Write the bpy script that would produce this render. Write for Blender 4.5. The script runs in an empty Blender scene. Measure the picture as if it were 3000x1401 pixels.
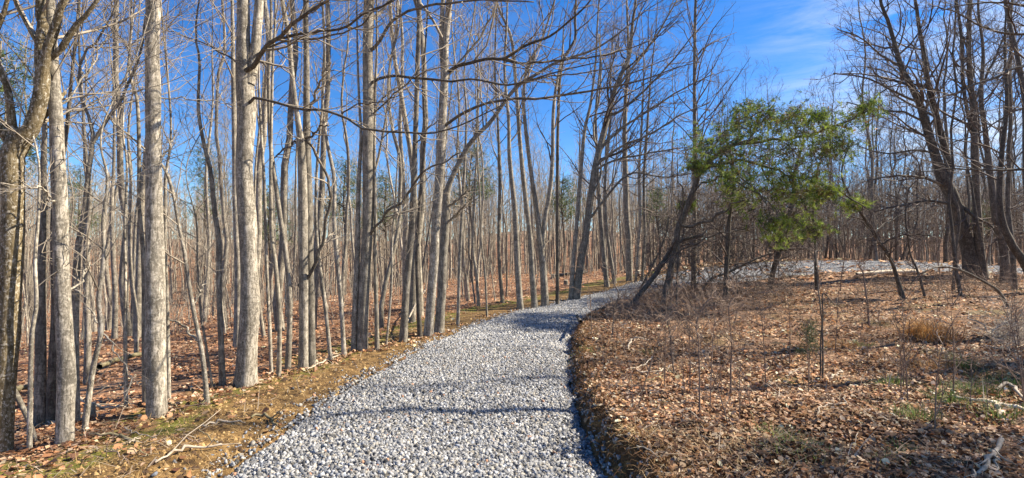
import bpy, math
import numpy as np
from math import radians, sin, cos, pi, tan

# ------------------------------------------------------------------ camera, sky, sun, exposure
S = bpy.context.scene
COL = S.collection
EYE = 1.65
PITCH = math.atan(46.5 / 1500)
cam_d = bpy.data.cameras.new('camera')
cam = bpy.data.objects.new('camera', cam_d)
COL.objects.link(cam)
cam.location = (0, 0, EYE)
cam.rotation_euler = (radians(90) + PITCH, 0, 0)
cam_d.sensor_width = 36
cam_d.lens = 18.0
cam_d.clip_start = 0.05
cam_d.clip_end = 2500
S.camera = cam

SUN_AZ = radians(78)      # clockwise from +Y (straight ahead)
SUN_EL = radians(42)
world = bpy.data.worlds.new('World')
S.world = world
world.use_nodes = True
nt = world.node_tree
for n in list(nt.nodes):
    nt.nodes.remove(n)
def wn(t, **k):
    n = nt.nodes.new(t)
    for a, b in k.items():
        setattr(n, a, b)
    return n
sky = wn('ShaderNodeTexSky', sky_type='NISHITA')
sky.sun_disc = False
sky.sun_elevation = SUN_EL
sky.sun_rotation = SUN_AZ
sky.altitude = 200
sky.air_density = 1.0
sky.dust_density = 0.0
sky.ozone_density = 3.0
hsv = wn('ShaderNodeHueSaturation')
hsv.inputs['Saturation'].default_value = 1.25
hsv.inputs['Value'].default_value = 1.42
hsv.inputs['Hue'].default_value = 0.507
tn = wn('ShaderNodeMix', data_type='RGBA', blend_type='MULTIPLY')
tn.inputs[0].default_value = 1.0
tn.inputs[7].default_value = (0.88, 0.99, 1.10, 1)
nt.links.new(sky.outputs[0], tn.inputs[6])
nt.links.new(tn.outputs[2], hsv.inputs['Color'])
# thin streaky cirrus, thickest towards the sun's side of the sky
tc = wn('ShaderNodeTexCoord')
mp = wn('ShaderNodeMapping')
mp.inputs['Rotation'].default_value = (radians(20), radians(-25), radians(20))
mp.inputs['Scale'].default_value = (2.2, 2.2, 11.0)
nt.links.new(tc.outputs['Generated'], mp.inputs[0])
nz = wn('ShaderNodeTexNoise')
nz.inputs['Scale'].default_value = 1.6
nz.inputs['Detail'].default_value = 9
nz.inputs['Roughness'].default_value = 0.62
nz.inputs['Distortion'].default_value = 0.5
nt.links.new(mp.outputs[0], nz.inputs['Vector'])
rp = wn('ShaderNodeValToRGB')
rp.color_ramp.elements[0].position = 0.39
rp.color_ramp.elements[0].color = (0, 0, 0, 1)
rp.color_ramp.elements[1].position = 0.70
rp.color_ramp.elements[1].color = (1, 1, 1, 1)
nt.links.new(nz.outputs[0], rp.inputs[0])
sx = wn('ShaderNodeSeparateXYZ')
nt.links.new(tc.outputs['Generated'], sx.inputs[0])
mr = wn('ShaderNodeMapRange', interpolation_type='SMOOTHSTEP')
mr.inputs[1].default_value = 0.34
mr.inputs[2].default_value = 0.62
mr.inputs[3].default_value = 0.06
mr.inputs[4].default_value = 0.95
nt.links.new(sx.outputs[0], mr.inputs[0])
mu = wn('ShaderNodeMath', operation='MULTIPLY')
nt.links.new(rp.outputs[0], mu.inputs[0])
nt.links.new(mr.outputs[0], mu.inputs[1])
mx = wn('ShaderNodeMix', data_type='RGBA')
nt.links.new(mu.outputs[0], mx.inputs[0])
nt.links.new(hsv.outputs[0], mx.inputs[6])
mx.inputs[7].default_value = (7.6, 8.2, 9.0, 1)
bg = wn('ShaderNodeBackground')
bg.inputs[1].default_value = 0.05
nt.links.new(mx.outputs[2], bg.inputs[0])
ow = wn('ShaderNodeOutputWorld')
nt.links.new(bg.outputs[0], ow.inputs[0])

sl = bpy.data.lights.new('sun', 'SUN')
sl.energy = 5.0
sl.angle = radians(0.53)
sl.color = (1.0, 0.90, 0.75)
sun = bpy.data.objects.new('sun', sl)
COL.objects.link(sun)
from mathutils import Vector, Matrix
sdir = Vector((sin(SUN_AZ) * cos(SUN_EL), cos(SUN_AZ) * cos(SUN_EL), sin(SUN_EL)))
sun.rotation_euler = sdir.to_track_quat('Z', 'Y').to_euler()
sun.location = (20, 5, 25)
S.view_settings.view_transform = 'Standard'
S.view_settings.look = 'None'
S.view_settings.gamma = 1
S.view_settings.exposure = 1.32
S.view_settings.use_curve_mapping = False
S.cycles.diffuse_bounces = 2

# ------------------------------------------------------------------ small numpy toolkit
RNG = np.random.default_rng(7)
_tab = np.random.default_rng(3).random((256, 256))
def vnoise(x, y, seed=0):
    x = np.asarray(x, float) + seed * 17.31
    y = np.asarray(y, float) + seed * 5.77
    xi = np.floor(x).astype(int); yi = np.floor(y).astype(int)
    fx = x - xi; fy = y - yi
    fx = fx * fx * (3 - 2 * fx); fy = fy * fy * (3 - 2 * fy)
    a = _tab[xi & 255, yi & 255]; b = _tab[(xi + 1) & 255, yi & 255]
    c = _tab[xi & 255, (yi + 1) & 255]; d = _tab[(xi + 1) & 255, (yi + 1) & 255]
    return (a * (1 - fx) + b * fx) * (1 - fy) + (c * (1 - fx) + d * fx) * fy - 0.5
def sstep(a, b, x):
    t = np.clip((np.asarray(x, float) - a) / (b - a), 0, 1)
    return t * t * (3 - 2 * t)
def unit(v):
    return v / np.maximum(np.linalg.norm(v, axis=-1, keepdims=True), 1e-9)

def cat_rom(P, n):
    """resample control rows (any number of columns) to n rows along a Catmull-Rom curve"""
    P = np.asarray(P, float)
    if len(P) == 2:
        t = np.linspace(0, 1, n)[:, None]
        return P[0] * (1 - t) + P[1] * t
    seg = np.linalg.norm(np.diff(P[:, :3], axis=0), axis=1)
    s = np.concatenate([[0], np.cumsum(seg)])
    u = np.linspace(0, s[-1], n)
    i = np.clip(np.searchsorted(s, u, 'right') - 1, 0, len(P) - 2)
    t = ((u - s[i]) / np.maximum(seg[i], 1e-9))[:, None]
    p0 = P[np.maximum(i - 1, 0)]; p1 = P[i]; p2 = P[i + 1]; p3 = P[np.minimum(i + 2, len(P) - 1)]
    return 0.5 * ((2 * p1) + (-p0 + p2) * t + (2 * p0 - 5 * p1 + 4 * p2 - p3) * t ** 2 + (-p0 + 3 * p1 - 3 * p2 + p3) * t ** 3)

# ------------------------------------------------------------------ the lie of the land
PATH_C = np.array([(-0.76, -40, 0, 1.44), (-0.76, -12, 0, 1.44), (-0.76, 0, 0, 1.44), (-.74, 3.8, 0, 1.44), (-.62, 6.7, 0, 1.38), (-.33, 8.8, 0, 1.3), (.22, 11.7, 0, 1.22),
                   (1.2, 14.6, 0, 1.15), (2.55, 17.2, .0, 1.18), (4.4, 20.1, .08, 1.3), (7.0, 23.2, .33, 1.6), (10.2, 25.8, .62, 1.9),
                   (14, 27.6, .92, 2.2), (18, 28.3, 1.06, 2.4), (22, 28.2, 1.05, 2.3), (26, 27.3, .9, 2.0), (34, 25.5, .5, 1.6), (60, 22, .3, 1.5)])
_pc = cat_rom(PATH_C, 700)
PXY, PZ, PW = _pc[:, :2], _pc[:, 2], _pc[:, 3]
PT = unit(np.gradient(PXY, axis=0))
PS = np.concatenate([[0], np.cumsum(np.linalg.norm(np.diff(PXY, axis=0), axis=1))])
def path_q(x, y):
    """nearest path station: signed offset (left negative), path height, half width, arclength"""
    x = np.atleast_1d(np.asarray(x, float)).ravel(); y = np.atleast_1d(np.asarray(y, float)).ravel()
    q = np.empty(len(x)); z = np.empty(len(x)); w = np.empty(len(x)); s = np.empty(len(x))
    for a in range(0, len(x), 20000):
        X = x[a:a + 20000, None] - PXY[None, :, 0]; Y = y[a:a + 20000, None] - PXY[None, :, 1]
        k = np.argmin(X * X + Y * Y, axis=1)
        r = np.arange(len(k))
        dx, dy = X[r, k], Y[r, k]
        t = PT[k]
        lon = np.clip(dx * t[:, 0] + dy * t[:, 1], -.12, .12)
        sg = np.sign(dx * t[:, 1] - dy * t[:, 0])
        dist = np.hypot(dx - lon * t[:, 0], dy - lon * t[:, 1])
        q[a:a + 20000] = sg * dist
        z[a:a + 20000] = PZ[k]; w[a:a + 20000] = PW[k]; s[a:a + 20000] = PS[k] + lon
    return q, z, w, s
def edge_wob(s, side):
    return (.7 + .3 * side) * (.16 * vnoise(s * .9, s * 0 + side * 9, 2) + .12 * vnoise(s * 3.1, s * 0 + side * 5, 4) + .05 * vnoise(s * 9, s * 0 + side * 3, 6))
def bank_tilt(zp):
    return .11 * sstep(.1, .6, zp)
def height(x, y, detail=True):
    shp = np.shape(x)
    x = np.atleast_1d(np.asarray(x, float)).ravel(); y = np.atleast_1d(np.asarray(y, float)).ravel()
    q, zp, hw, s = path_q(x, y)
    on = zp - bank_tilt(zp) * np.clip(q, -hw, hw)
    wl = edge_wob(s, 0); wr = edge_wob(s, 1)
    # left: a dirt shoulder, then the wood falls away
    u = np.maximum(-q - (hw + wl), 0)
    A = 0.55 + 3.9 * (1 - sstep(-30, 6, x))
    shoulder = -.03 * np.minimum(u, 1.4) + .03 * sstep(.2, .7, u)
    v = np.maximum(u - 1.4, 0)
    fall = A * (1 - np.exp(-v / 26.0)) * sstep(-.3, 2.2, v)
    left = on * np.exp(-v / 12) + shoulder - fall
    far = np.hypot(x, y)
    # right: a small raw bank, then a leafy rise
    r = np.maximum(q - (hw + wr), 0)
    base = .13 + .26 * sstep(2, 17, x) * sstep(-6, 8, y + 4)
    step = on + .24 * sstep(0, .24, r) * (1 - .35 * sstep(.5, .0, vnoise(s * .9, s * 0, 8) + .5))
    hi_ = sstep(.15, .6, zp)
    step = step * (1 - hi_) + (on + .03) * hi_
    k = sstep(.3, 6.5 - 3.8 * hi_, r)
    right = step * (1 - k) + base * k
    z = np.where(q < 0, left, right) + 11 * sstep(70, 190, far) * (1 - .35 * sstep(20, 70, x))
    inside = np.abs(q) < hw
    z = np.where(inside, on - .035, z)
    if detail:
        off = sstep(0.05, .8, np.abs(q) - hw)
        clr = sstep(.3, 1.6, q - hw) * (1 - sstep(16, 24, y))
        z = z + clr * (.15 * np.maximum(vnoise(x * .9, y * 1.5, 31), -.2) + .07 * vnoise(x * 2.6, y * 3.4, 33))
        z = z + off * (.05 * vnoise(x * 1.3, y * 1.3, 1) + .035 * vnoise(x * 3.1, y * 3.1, 5) + .14 * vnoise(x * .31, y * .31, 6))
    return z.reshape(shp) if shp else float(z[0])

F_ = np.array([0, cos(PITCH), sin(PITCH)]); U_ = np.array([0, -sin(PITCH), cos(PITCH)])
def ray(px, py):
    d = F_ + (px - 1500) / 1500 * np.array([1., 0, 0]) + (700.5 - py) / 1500 * U_
    return d / d[1]
def world_at(px, py, depth):
    return np.array([0, 0, EYE]) + ray(px, py) * depth
_DS = np.concatenate([np.arange(1.5, 40, .06), np.arange(40, 120, .4)])
def ground_at(px, py):
    r = ray(px, py)
    P = np.array([0, 0, EYE]) + _DS[:, None] * r
    h = height(P[:, 0], P[:, 1], False)
    hit = np.nonzero(P[:, 2] < h)[0]
    d = _DS[hit[0]] if len(hit) else 60.0
    p = world_at(px, py, d)
    return p, d

# ------------------------------------------------------------------ meshes
def mesh_from(name, V, quads=None, tris=None, smooth=True, col=None, cname='tint', attr=None):
    me = bpy.data.meshes.new(name)
    V = np.asarray(V, np.float32)
    me.vertices.add(len(V)); me.vertices.foreach_set('co', V.ravel())
    li, ls, lt = [], [], []
    n = 0
    for arr, k in ((quads, 4), (tris, 3)):
        if arr is not None and len(arr):
            arr = np.asarray(arr, np.int32)
            li.append(arr.ravel()); ls.append(n + np.arange(len(arr), dtype=np.int32) * k); lt.append(np.full(len(arr), k, np.int32))
            n += arr.size
    li = np.concatenate(li); ls = np.concatenate(ls); lt = np.concatenate(lt)
    me.loops.add(len(li)); me.loops.foreach_set('vertex_index', li)
    me.polygons.add(len(ls)); me.polygons.foreach_set('loop_start', ls); me.polygons.foreach_set('loop_total', lt)
    if smooth:
        me.polygons.foreach_set('use_smooth', np.ones(len(ls), bool))
    if col is not None:
        c = me.color_attributes.new(cname, 'FLOAT_COLOR', 'POINT')
        c4 = np.ones((len(V), 4), np.float32); c4[:, :3] = col
        c.data.foreach_set('color', c4.ravel())
    for k, a in (attr or {}).items():
        at = me.attributes.new(k, 'FLOAT', 'POINT')
        at.data.foreach_set('value', np.asarray(a, np.float32))
    me.update(calc_edges=True)
    me.validate()
    return me
def link(name, me, mat=None, parent=None, loc=None):
    o = bpy.data.objects.new(name, me)
    COL.objects.link(o)
    if mat is not None and me is not None and not len(me.materials):
        me.materials.append(mat)
    if parent is not None:
        o.parent = parent
    if loc is not None:
        o.location = loc
    if name in ('twigs', 'vine_leaves'):
        o['kind'] = 'stuff'      # too fine to pick apart singly
    return o
def tag(o, label=None, cat=None, group=None, kind=None):
    for k, v in (('label', label), ('category', cat), ('group', group), ('kind', kind)):
        if v:
            o[k] = v
    return o

class Tubes:
    """collects batches of curves and turns them into one mesh"""
    def __init__(self):
        self.V, self.Q, self.n = [], [], 0
        self.T = []
    def add(self, P, R, sides=3, bump=None, rng=None):
        P = np.asarray(P, float); R = np.asarray(R, float)
        if P.ndim == 2:
            P = P[None]; R = R[None]
        B, N, _ = P.shape
        if B == 0:
            return
        T = unit(np.gradient(P, axis=1))
        avg = unit(P[:, -1] - P[:, 0])
        ref = np.where(np.abs(avg[:, 2:3]) < .8, np.array([[0., 0, 1]]), np.array([[1., 0, 0]]))
        ref = np.repeat(ref[:, None], N, 1)
        U = unit(ref - np.sum(ref * T, -1, keepdims=True) * T)
        W = np.cross(T, U)
        th = np.arange(sides) / sides * 2 * pi
        rr = R[:, :, None] * np.ones(sides)
        if bump is not None:
            rr = rr * (1 + bump)
        ring = P[:, :, None] + rr[..., None] * (np.cos(th)[None, None, :, None] * U[:, :, None] + np.sin(th)[None, None, :, None] * W[:, :, None])
        self.V.append(ring.reshape(-1, 3))
        b = np.arange(B)[:, None, None] * N * sides + np.arange(N - 1)[None, :, None] * sides
        j = np.arange(sides)[None, None, :]; j2 = (j + 1) % sides
        q = np.stack([b + j, b + j2, b + sides + j2, b + sides + j], -1).reshape(-1, 4) + self.n
        self.Q.append(q)
        # end caps for fat open ends
        if sides >= 5:
            tip = P[:, -1]
            ci = self.n + B * N * sides + np.arange(B)
            self.V.append(tip)
            e = self.n + np.arange(B)[:, None] * N * sides + (N - 1) * sides
            jj = np.arange(sides)[None]
            self.T.append(np.stack([e + jj, e + (jj + 1) % sides, np.repeat(ci[:, None], sides, 1)], -1).reshape(-1, 3))
            self.n += B
        self.n += B * N * sides
    def mesh(self, name):
        return mesh_from(name, np.concatenate(self.V), np.concatenate(self.Q), np.concatenate(self.T) if self.T else None)
    def empty(self):
        return self.n == 0

def perp(t):
    ref = np.where(np.abs(t[:, 2:3]) < .9, np.array([[0., 0, 1]]), np.array([[1., 0, 0]]))
    u = unit(np.cross(t, ref))
    return u, np.cross(t, u)

def grow(P, R, k, rng, t0=.25, t1=1.0, ang=(45, 10), length=(1.0, .5), fall=.5, n=5, up=.35, wob=.18, rs=.55, rmax=9, rmin=.004, taper=.25, bias=None, az=None):
    """k children on each parent curve; returns child curves"""
    B, N, _ = P.shape
    t = t0 + (t1 - t0) * (np.arange(k)[None] + rng.random((B, k))) / k
    f = t * (N - 1)
    i = np.minimum(f.astype(int), N - 2); w = (f - i)[..., None]
    bi = np.arange(B)[:, None]
    st = P[bi, i] * (1 - w) + P[bi, i + 1] * w
    tg = unit(P[bi, i + 1] - P[bi, i])
    r0 = R[bi, i] * (1 - w[..., 0]) + R[bi, i + 1] * w[..., 0]
    st = st.reshape(-1, 3); tg = tg.reshape(-1, 3); r0 = r0.ravel(); t = t.ravel()
    M = len(st)
    u, v = perp(tg)
    ph = rng.random(M) * 2 * pi if az is None else rng.normal(az[0], az[1], M)
    if az is not None:    # azimuths given in the world's horizontal plane
        hz = np.stack([np.sin(ph), np.cos(ph), np.zeros(M)], -1)
        side = unit(hz - np.sum(hz * tg, -1, keepdims=True) * tg)
    else:
        side = np.cos(ph)[:, None] * u + np.sin(ph)[:, None] * v
    a = np.radians(np.clip(rng.normal(ang[0], ang[1], M), 12, 100))[:, None]
    d = unit(np.cos(a) * tg + np.sin(a) * side)
    L = (length[0] + (length[1]) * rng.random(M)) * (1 - fall * (t - t0) / max(t1 - t0, 1e-6))
    step = (L / (n - 1))[:, None]
    C = np.empty((M, n, 3)); C[:, 0] = st
    for j in range(1, n):
        C[:, j] = C[:, j - 1] + d * step
        d = d + rng.normal(0, wob, (M, 3)) + np.array([0, 0, up / n])
        if bias is not None:
            d = d + np.asarray(bias) / n
        d = unit(d)
    rb = np.clip(r0 * rs * (.7 + .6 * rng.random(M)), rmin, rmax)
    rr = rb[:, None] * (1 - (1 - taper) * np.linspace(0, 1, n)[None])
    rr = np.maximum(rr, rmin * .6)
    return C, rr

# ------------------------------------------------------------------ materials
def new_mat(name):
    m = bpy.data.materials.new(name)
    m.use_nodes = True
    t = m.node_tree
    b = t.nodes['Principled BSDF']
    b.inputs['Roughness'].default_value = .85
    if 'Specular IOR Level' in b.inputs:
        b.inputs['Specular IOR Level'].default_value = .25
    return m, t, b
def ramp(t, src, stops):
    r = t.nodes.new('ShaderNodeValToRGB')
    e = r.color_ramp.elements
    while len(e) > len(stops):
        e.remove(e[-1])
    while len(e) < len(stops):
        e.new(.5)
    for x, (p, c) in zip(e, stops):
        x.position = p; x.color = tuple(c) + (1,) if len(c) == 3 else c
    t.links.new(src, r.inputs[0])
    return r.outputs[0]
def noise(t, vec, scale, detail=4, rough=.6, dist=0):
    n = t.nodes.new('ShaderNodeTexNoise')
    n.inputs['Scale'].default_value = scale; n.inputs['Detail'].default_value = detail
    n.inputs['Roughness'].default_value = rough; n.inputs['Distortion'].default_value = dist
    if vec is not None:
        t.links.new(vec, n.inputs['Vector'])
    return n.outputs[0]
def mixc(t, fac, a, b, mode='MIX'):
    m = t.nodes.new('ShaderNodeMix'); m.data_type = 'RGBA'; m.blend_type = mode
    for s, i in ((fac, 0), (a, 6), (b, 7)):
        if isinstance(s, (int, float)):
            m.inputs[i].default_value = s
        elif isinstance(s, tuple):
            m.inputs[i].default_value = s + (1,)
        else:
            t.links.new(s, m.inputs[i])
    return m.outputs[2]
def mathn(t, op, a, b=0.0, clamp=False):
    m = t.nodes.new('ShaderNodeMath'); m.operation = op; m.use_clamp = clamp
    for s, i in ((a, 0), (b, 1)):
        if isinstance(s, (int, float)):
            m.inputs[i].default_value = s
        else:
            t.links.new(s, m.inputs[i])
    return m.outputs[0]
def mapping(t, vec, scale):
    m = t.nodes.new('ShaderNodeMapping'); m.inputs['Scale'].default_value = scale
    t.links.new(vec, m.inputs[0])
    return m.outputs[0]
def bump(t, b, h, strength, dist):
    n = t.nodes.new('ShaderNodeBump'); n.inputs['Strength'].default_value = strength; n.inputs['Distance'].default_value = dist
    t.links.new(h, n.inputs['Height']); t.links.new(n.outputs[0], b.inputs['Normal'])

def bark_mat(name, dark, mid, light, spot=None, spot_amt=.5, vscale=1.0, patch=.5):
    m, t, b = new_mat(name)
    tc = t.nodes.new('ShaderNodeTexCoord').outputs['Object']
    oi = t.nodes.new('ShaderNodeObjectInfo').outputs['Random']
    off = t.nodes.new('ShaderNodeVectorMath'); off.operation = 'ADD'
    cb = t.nodes.new('ShaderNodeCombineXYZ')
    r10 = mathn(t, 'MULTIPLY', oi, 40.0)
    for i in range(3):
        t.links.new(r10, cb.inputs[i])
    t.links.new(tc, off.inputs[0]); t.links.new(cb.outputs[0], off.inputs[1])
    v = off.outputs[0]
    ridge = noise(t, mapping(t, v, (42 * vscale, 42 * vscale, 8 * vscale)), 1.0, 5, .7, .8)
    fine = noise(t, mapping(t, v, (150, 150, 60)), 1.0, 3, .6)
    h = mathn(t, 'ADD', mathn(t, 'MULTIPLY', ridge, .75), mathn(t, 'MULTIPLY', fine, .25))
    c = ramp(t, h, [(.38, dark), (.48, mid), (.58, light)])
    big = noise(t, mapping(t, v, (9, 9, 3.2)), 1.0, 5, .7, .6)
    bd = noise(t, mapping(t, v, (2.5, 2.5, 7)), 1.0, 5, .7, 1.2)
    c = mixc(t, ramp(t, bd, [(.50, (0, 0, 0)), (.62, (.8, .8, .8))]), c, tuple(x * .5 for x in mid))
    c = mixc(t, ramp(t, big, [(.44, (0, 0, 0)), (.56, (patch * 1.25,) * 3)]), c, tuple(x * .42 for x in mid))
    if spot:
        sp = noise(t, mapping(t, v, (48, 48, 40)), 1.0, 4, .7)
        c = mixc(t, ramp(t, sp, [(.54, (0, 0, 0)), (.60, (spot_amt,) * 3)]), c, spot)
    # each tree a little lighter or darker
    k = t.nodes.new('ShaderNodeHueSaturation')
    t.links.new(c, k.inputs['Color'])
    t.links.new(mathn(t, 'ADD', mathn(t, 'MULTIPLY', oi, .45), .72), k.inputs['Value'])
    t.links.new(k.outputs[0], b.inputs['Base Color'])
    b.inputs['Roughness'].default_value = .9
    bump(t, b, h, .6, .008)
    return m
M_PALE = bark_mat('pale_bark', (.055, .045, .032), (.31, .27, .205), (.62, .55, .44), (.62, .56, .45), .5)
M_GREY = bark_mat('grey_bark', (.07, .06, .045), (.26, .225, .175), (.48, .425, .335), (.46, .43, .33), .4)
M_DARK = bark_mat('dark_bark', (.055, .045, .035), (.14, .115, .09), (.25, .21, .165), (.26, .27, .18), .35)
M_LICHEN = bark_mat('lichen_bark', (.06, .045, .02), (.20, .15, .075), (.34, .27, .16), (.60, .54, .42), .8, 1.2, .3)
M_MID = bark_mat('wood_bark', (.075, .062, .045), (.29, .25, .19), (.52, .455, .345), (.42, .40, .30), .3)

def flat_mat(name, c1, c2, scale=8, rough=.85, rnd=.4):
    m, t, b = new_mat(name)
    tc = t.nodes.new('ShaderNodeTexCoord').outputs['Object']
    oi = t.nodes.new('ShaderNodeObjectInfo').outputs['Random']
    c = mixc(t, ramp(t, noise(t, tc, scale, 4), [(.35, (0, 0, 0)), (.65, (1, 1, 1))]), c1, c2)
    k = t.nodes.new('ShaderNodeHueSaturation')
    t.links.new(c, k.inputs['Color'])
    t.links.new(mathn(t, 'ADD', mathn(t, 'MULTIPLY', oi, rnd), 1 - rnd / 2), k.inputs['Value'])
    t.links.new(k.outputs[0], b.inputs['Base Color'])
    b.inputs['Roughness'].default_value = rough
    return m
M_TWIG = flat_mat('twig_bark', (.20, .165, .125), (.38, .325, .25), 3)
M_TWIGD = flat_mat('dark_twig_bark', (.08, .062, .05), (.17, .135, .11), 3)
M_TWIGB = flat_mat('brown_twig_bark', (.15, .10, .07), (.30, .22, .16), 3)
M_STICK = flat_mat('dead_stick_wood', (.30, .24, .17), (.55, .47, .36), 14)
M_PEELED = flat_mat('peeled_wood', (.50, .38, .24), (.78, .68, .52), 10)
M_MOSSW = flat_mat('mossy_wood', (.10, .09, .04), (.28, .23, .14), 12)

def tint_mat(name, rough=.8, trans=.0, spec=.2, bumpy=0, bscale=60):
    m, t, b = new_mat(name)
    a = t.nodes.new('ShaderNodeAttribute'); a.attribute_name = 'tint'
    c = a.outputs['Color']
    if bumpy:
        g = t.nodes.new('ShaderNodeTexCoord').outputs['Object']
        n = noise(t, g, bscale, 4, .65)
        c = mixc(t, .5, c, mixc(t, 1.0, c, ramp(t, n, [(.3, (.45, .45, .45)), (.7, (1.5, 1.5, 1.5))]), 'MULTIPLY'))
        bump(t, b, n, .6, bumpy)
    t.links.new(c, b.inputs['Base Color'])
    b.inputs['Roughness'].default_value = rough
    b.inputs['Specular IOR Level'].default_value = spec
    if trans:
        tr = t.nodes.new('ShaderNodeBsdfTranslucent'); t.links.new(c, tr.inputs[0])
        ms = t.nodes.new('ShaderNodeMixShader'); ms.inputs[0].default_value = trans
        t.links.new(b.outputs[0], ms.inputs[1]); t.links.new(tr.outputs[0], ms.inputs[2])
        t.links.new(ms.outputs[0], t.nodes['Material Output'].inputs[0])
    return m
M_LEAF = tint_mat('dry_leaf', .7, .25, .3)
M_STONE = tint_mat('crushed_stone', .8, 0, .3, .004, 90)
M_GRASS = tint_mat('grass_blade', .7, .3, .2)
M_NEEDLE = tint_mat('pine_needles', .6, .3, .3)

# ground: leaf litter, soil, moss, driven by the signed distance to the path
m, t, b = new_mat('forest_floor'); M_GROUND = m
geo = t.nodes.new('ShaderNodeNewGeometry').outputs['Position']
at = t.nodes.new('ShaderNodeAttribute'); at.attribute_name = 'edge'; ED = at.outputs['Fac']
vor = t.nodes.new('ShaderNodeTexVoronoi'); vor.inputs['Scale'].default_value = 11
dv = noise(t, geo, 6, 3, .6)
vm = t.nodes.new('ShaderNodeVectorMath'); vm.operation = 'ADD'
t.links.new(geo, vm.inputs[0])
cbx = t.nodes.new('ShaderNodeCombineXYZ'); t.links.new(dv, cbx.inputs[0]); t.links.new(dv, cbx.inputs[1])
t.links.new(cbx.outputs[0], vm.inputs[1]); t.links.new(vm.outputs[0], vor.inputs['Vector'])
sp = t.nodes.new('ShaderNodeSeparateColor'); t.links.new(vor.outputs['Color'], sp.inputs[0])
leafc = ramp(t, sp.outputs[0], [(0, (.06, .03, .016)), (.3, (.17, .09, .045)), (.6, (.30, .17, .09)), (.8, (.44, .29, .18)), (1, (.14, .07, .04))])
redc = ramp(t, sp.outputs[1], [(0, (.12, .06, .03)), (.3, (.24, .12, .06)), (.6, (.36, .19, .10)), (1, (.50, .31, .19))])
side = ramp(t, mathn(t, 'MULTIPLY', mathn(t, 'ADD', ED, 10.0), .05, True), [(.40, (1, 1, 1)), (.48, (0, 0, 0))])   # 1 on the wood's side
c = mixc(t, side, leafc, redc)
c = mixc(t, ramp(t, noise(t, geo, 1.2, 5, .65), [(.38, (.6, .6, .6)), (.6, (0, 0, 0))]), c, (.13, .07, .035))
soil = ramp(t, noise(t, geo, 5, 9, .78), [(.38, (.035, .02, .009)), (.48, (.13, .075, .025)), (.62, (.30, .185, .07))])
nb = noise(t, geo, 1.7, 5, .65)
edn = mathn(t, 'ADD', ED, mathn(t, 'MULTIPLY', mathn(t, 'SUBTRACT', nb, .5), 1.3))   # wobble the bands
def band(lo0, lo1, hi0, hi1):
    a1 = t.nodes.new('ShaderNodeMapRange'); a1.interpolation_type = 'SMOOTHSTEP'
    a1.inputs[1].default_value = lo0; a1.inputs[2].default_value = lo1; t.links.new(edn, a1.inputs[0])
    a2 = t.nodes.new('ShaderNodeMapRange'); a2.interpolation_type = 'SMOOTHSTEP'
    a2.inputs[1].default_value = hi0; a2.inputs[2].default_value = hi1; a2.inputs[3].default_value = 1; a2.inputs[4].default_value = 0
    t.links.new(edn, a2.inputs[0])
    return mathn(t, 'MULTIPLY', a1.outputs[0], a2.outputs[0])
c = mixc(t, band(-1.55, -1.15, .28, .42), c, soil)
mossm = mathn(t, 'MULTIPLY', band(-2.1, -1.7, -1.2, -.85), ramp(t, noise(t, geo, 1.9, 6, .75), [(.44, (0, 0, 0)), (.52, (.95, .95, .95))]))
c = mixc(t, mossm, c, ramp(t, noise(t, geo, 30, 4), [(.35, (.06, .065, .008)), (.65, (.20, .19, .03))]))
gm = mathn(t, 'MULTIPLY', band(1.5, 3.0, 9.0, 12.0), ramp(t, noise(t, geo, .9, 4, .6), [(.55, (0, 0, 0)), (.66, (.5, .5, .5))]))
c = mixc(t, gm, c, (.09, .10, .03))
c = mixc(t, band(-.02, .04, .25, .55), c, ramp(t, noise(t, geo, 8, 6, .7), [(.35, (.03, .018, .008)), (.65, (.15, .08, .03))]))  # dark raw soil of the bank, with the cut's shade painted into the colour
t.links.new(c, b.inputs['Base Color'])
b.inputs['Roughness'].default_value = .95
hh = mathn(t, 'ADD', mathn(t, 'MULTIPLY', sp.outputs[2], .6), noise(t, geo, 9, 5, .65))
bump(t, b, hh, 1.0, .05)

m, t, b = new_mat('gravel_bed'); M_BED = m
geo = t.nodes.new('ShaderNodeNewGeometry').outputs['Position']
vor = t.nodes.new('ShaderNodeTexVoronoi'); vor.inputs['Scale'].default_value = 26; t.links.new(geo, vor.inputs['Vector'])
sp = t.nodes.new('ShaderNodeSeparateColor'); t.links.new(vor.outputs['Color'], sp.inputs[0])
c = ramp(t, sp.outputs[0], [(0, (.18, .18, .18)), (.35, (.27, .27, .27)), (.7, (.36, .36, .35)), (1, (.46, .455, .43))])
c = mixc(t, ramp(t, vor.outputs['Distance'], [(.45, (0, 0, 0)), (.8, (.8, .8, .8))]), c, (.07, .07, .07))
t.links.new(c, b.inputs['Base Color'])
inv = mathn(t, 'SUBTRACT', 1.0, vor.outputs['Distance'])
bump(t, b, mathn(t, 'ADD', inv, mathn(t, 'MULTIPLY', sp.outputs[1], .5)), 1.0, .03)

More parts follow.
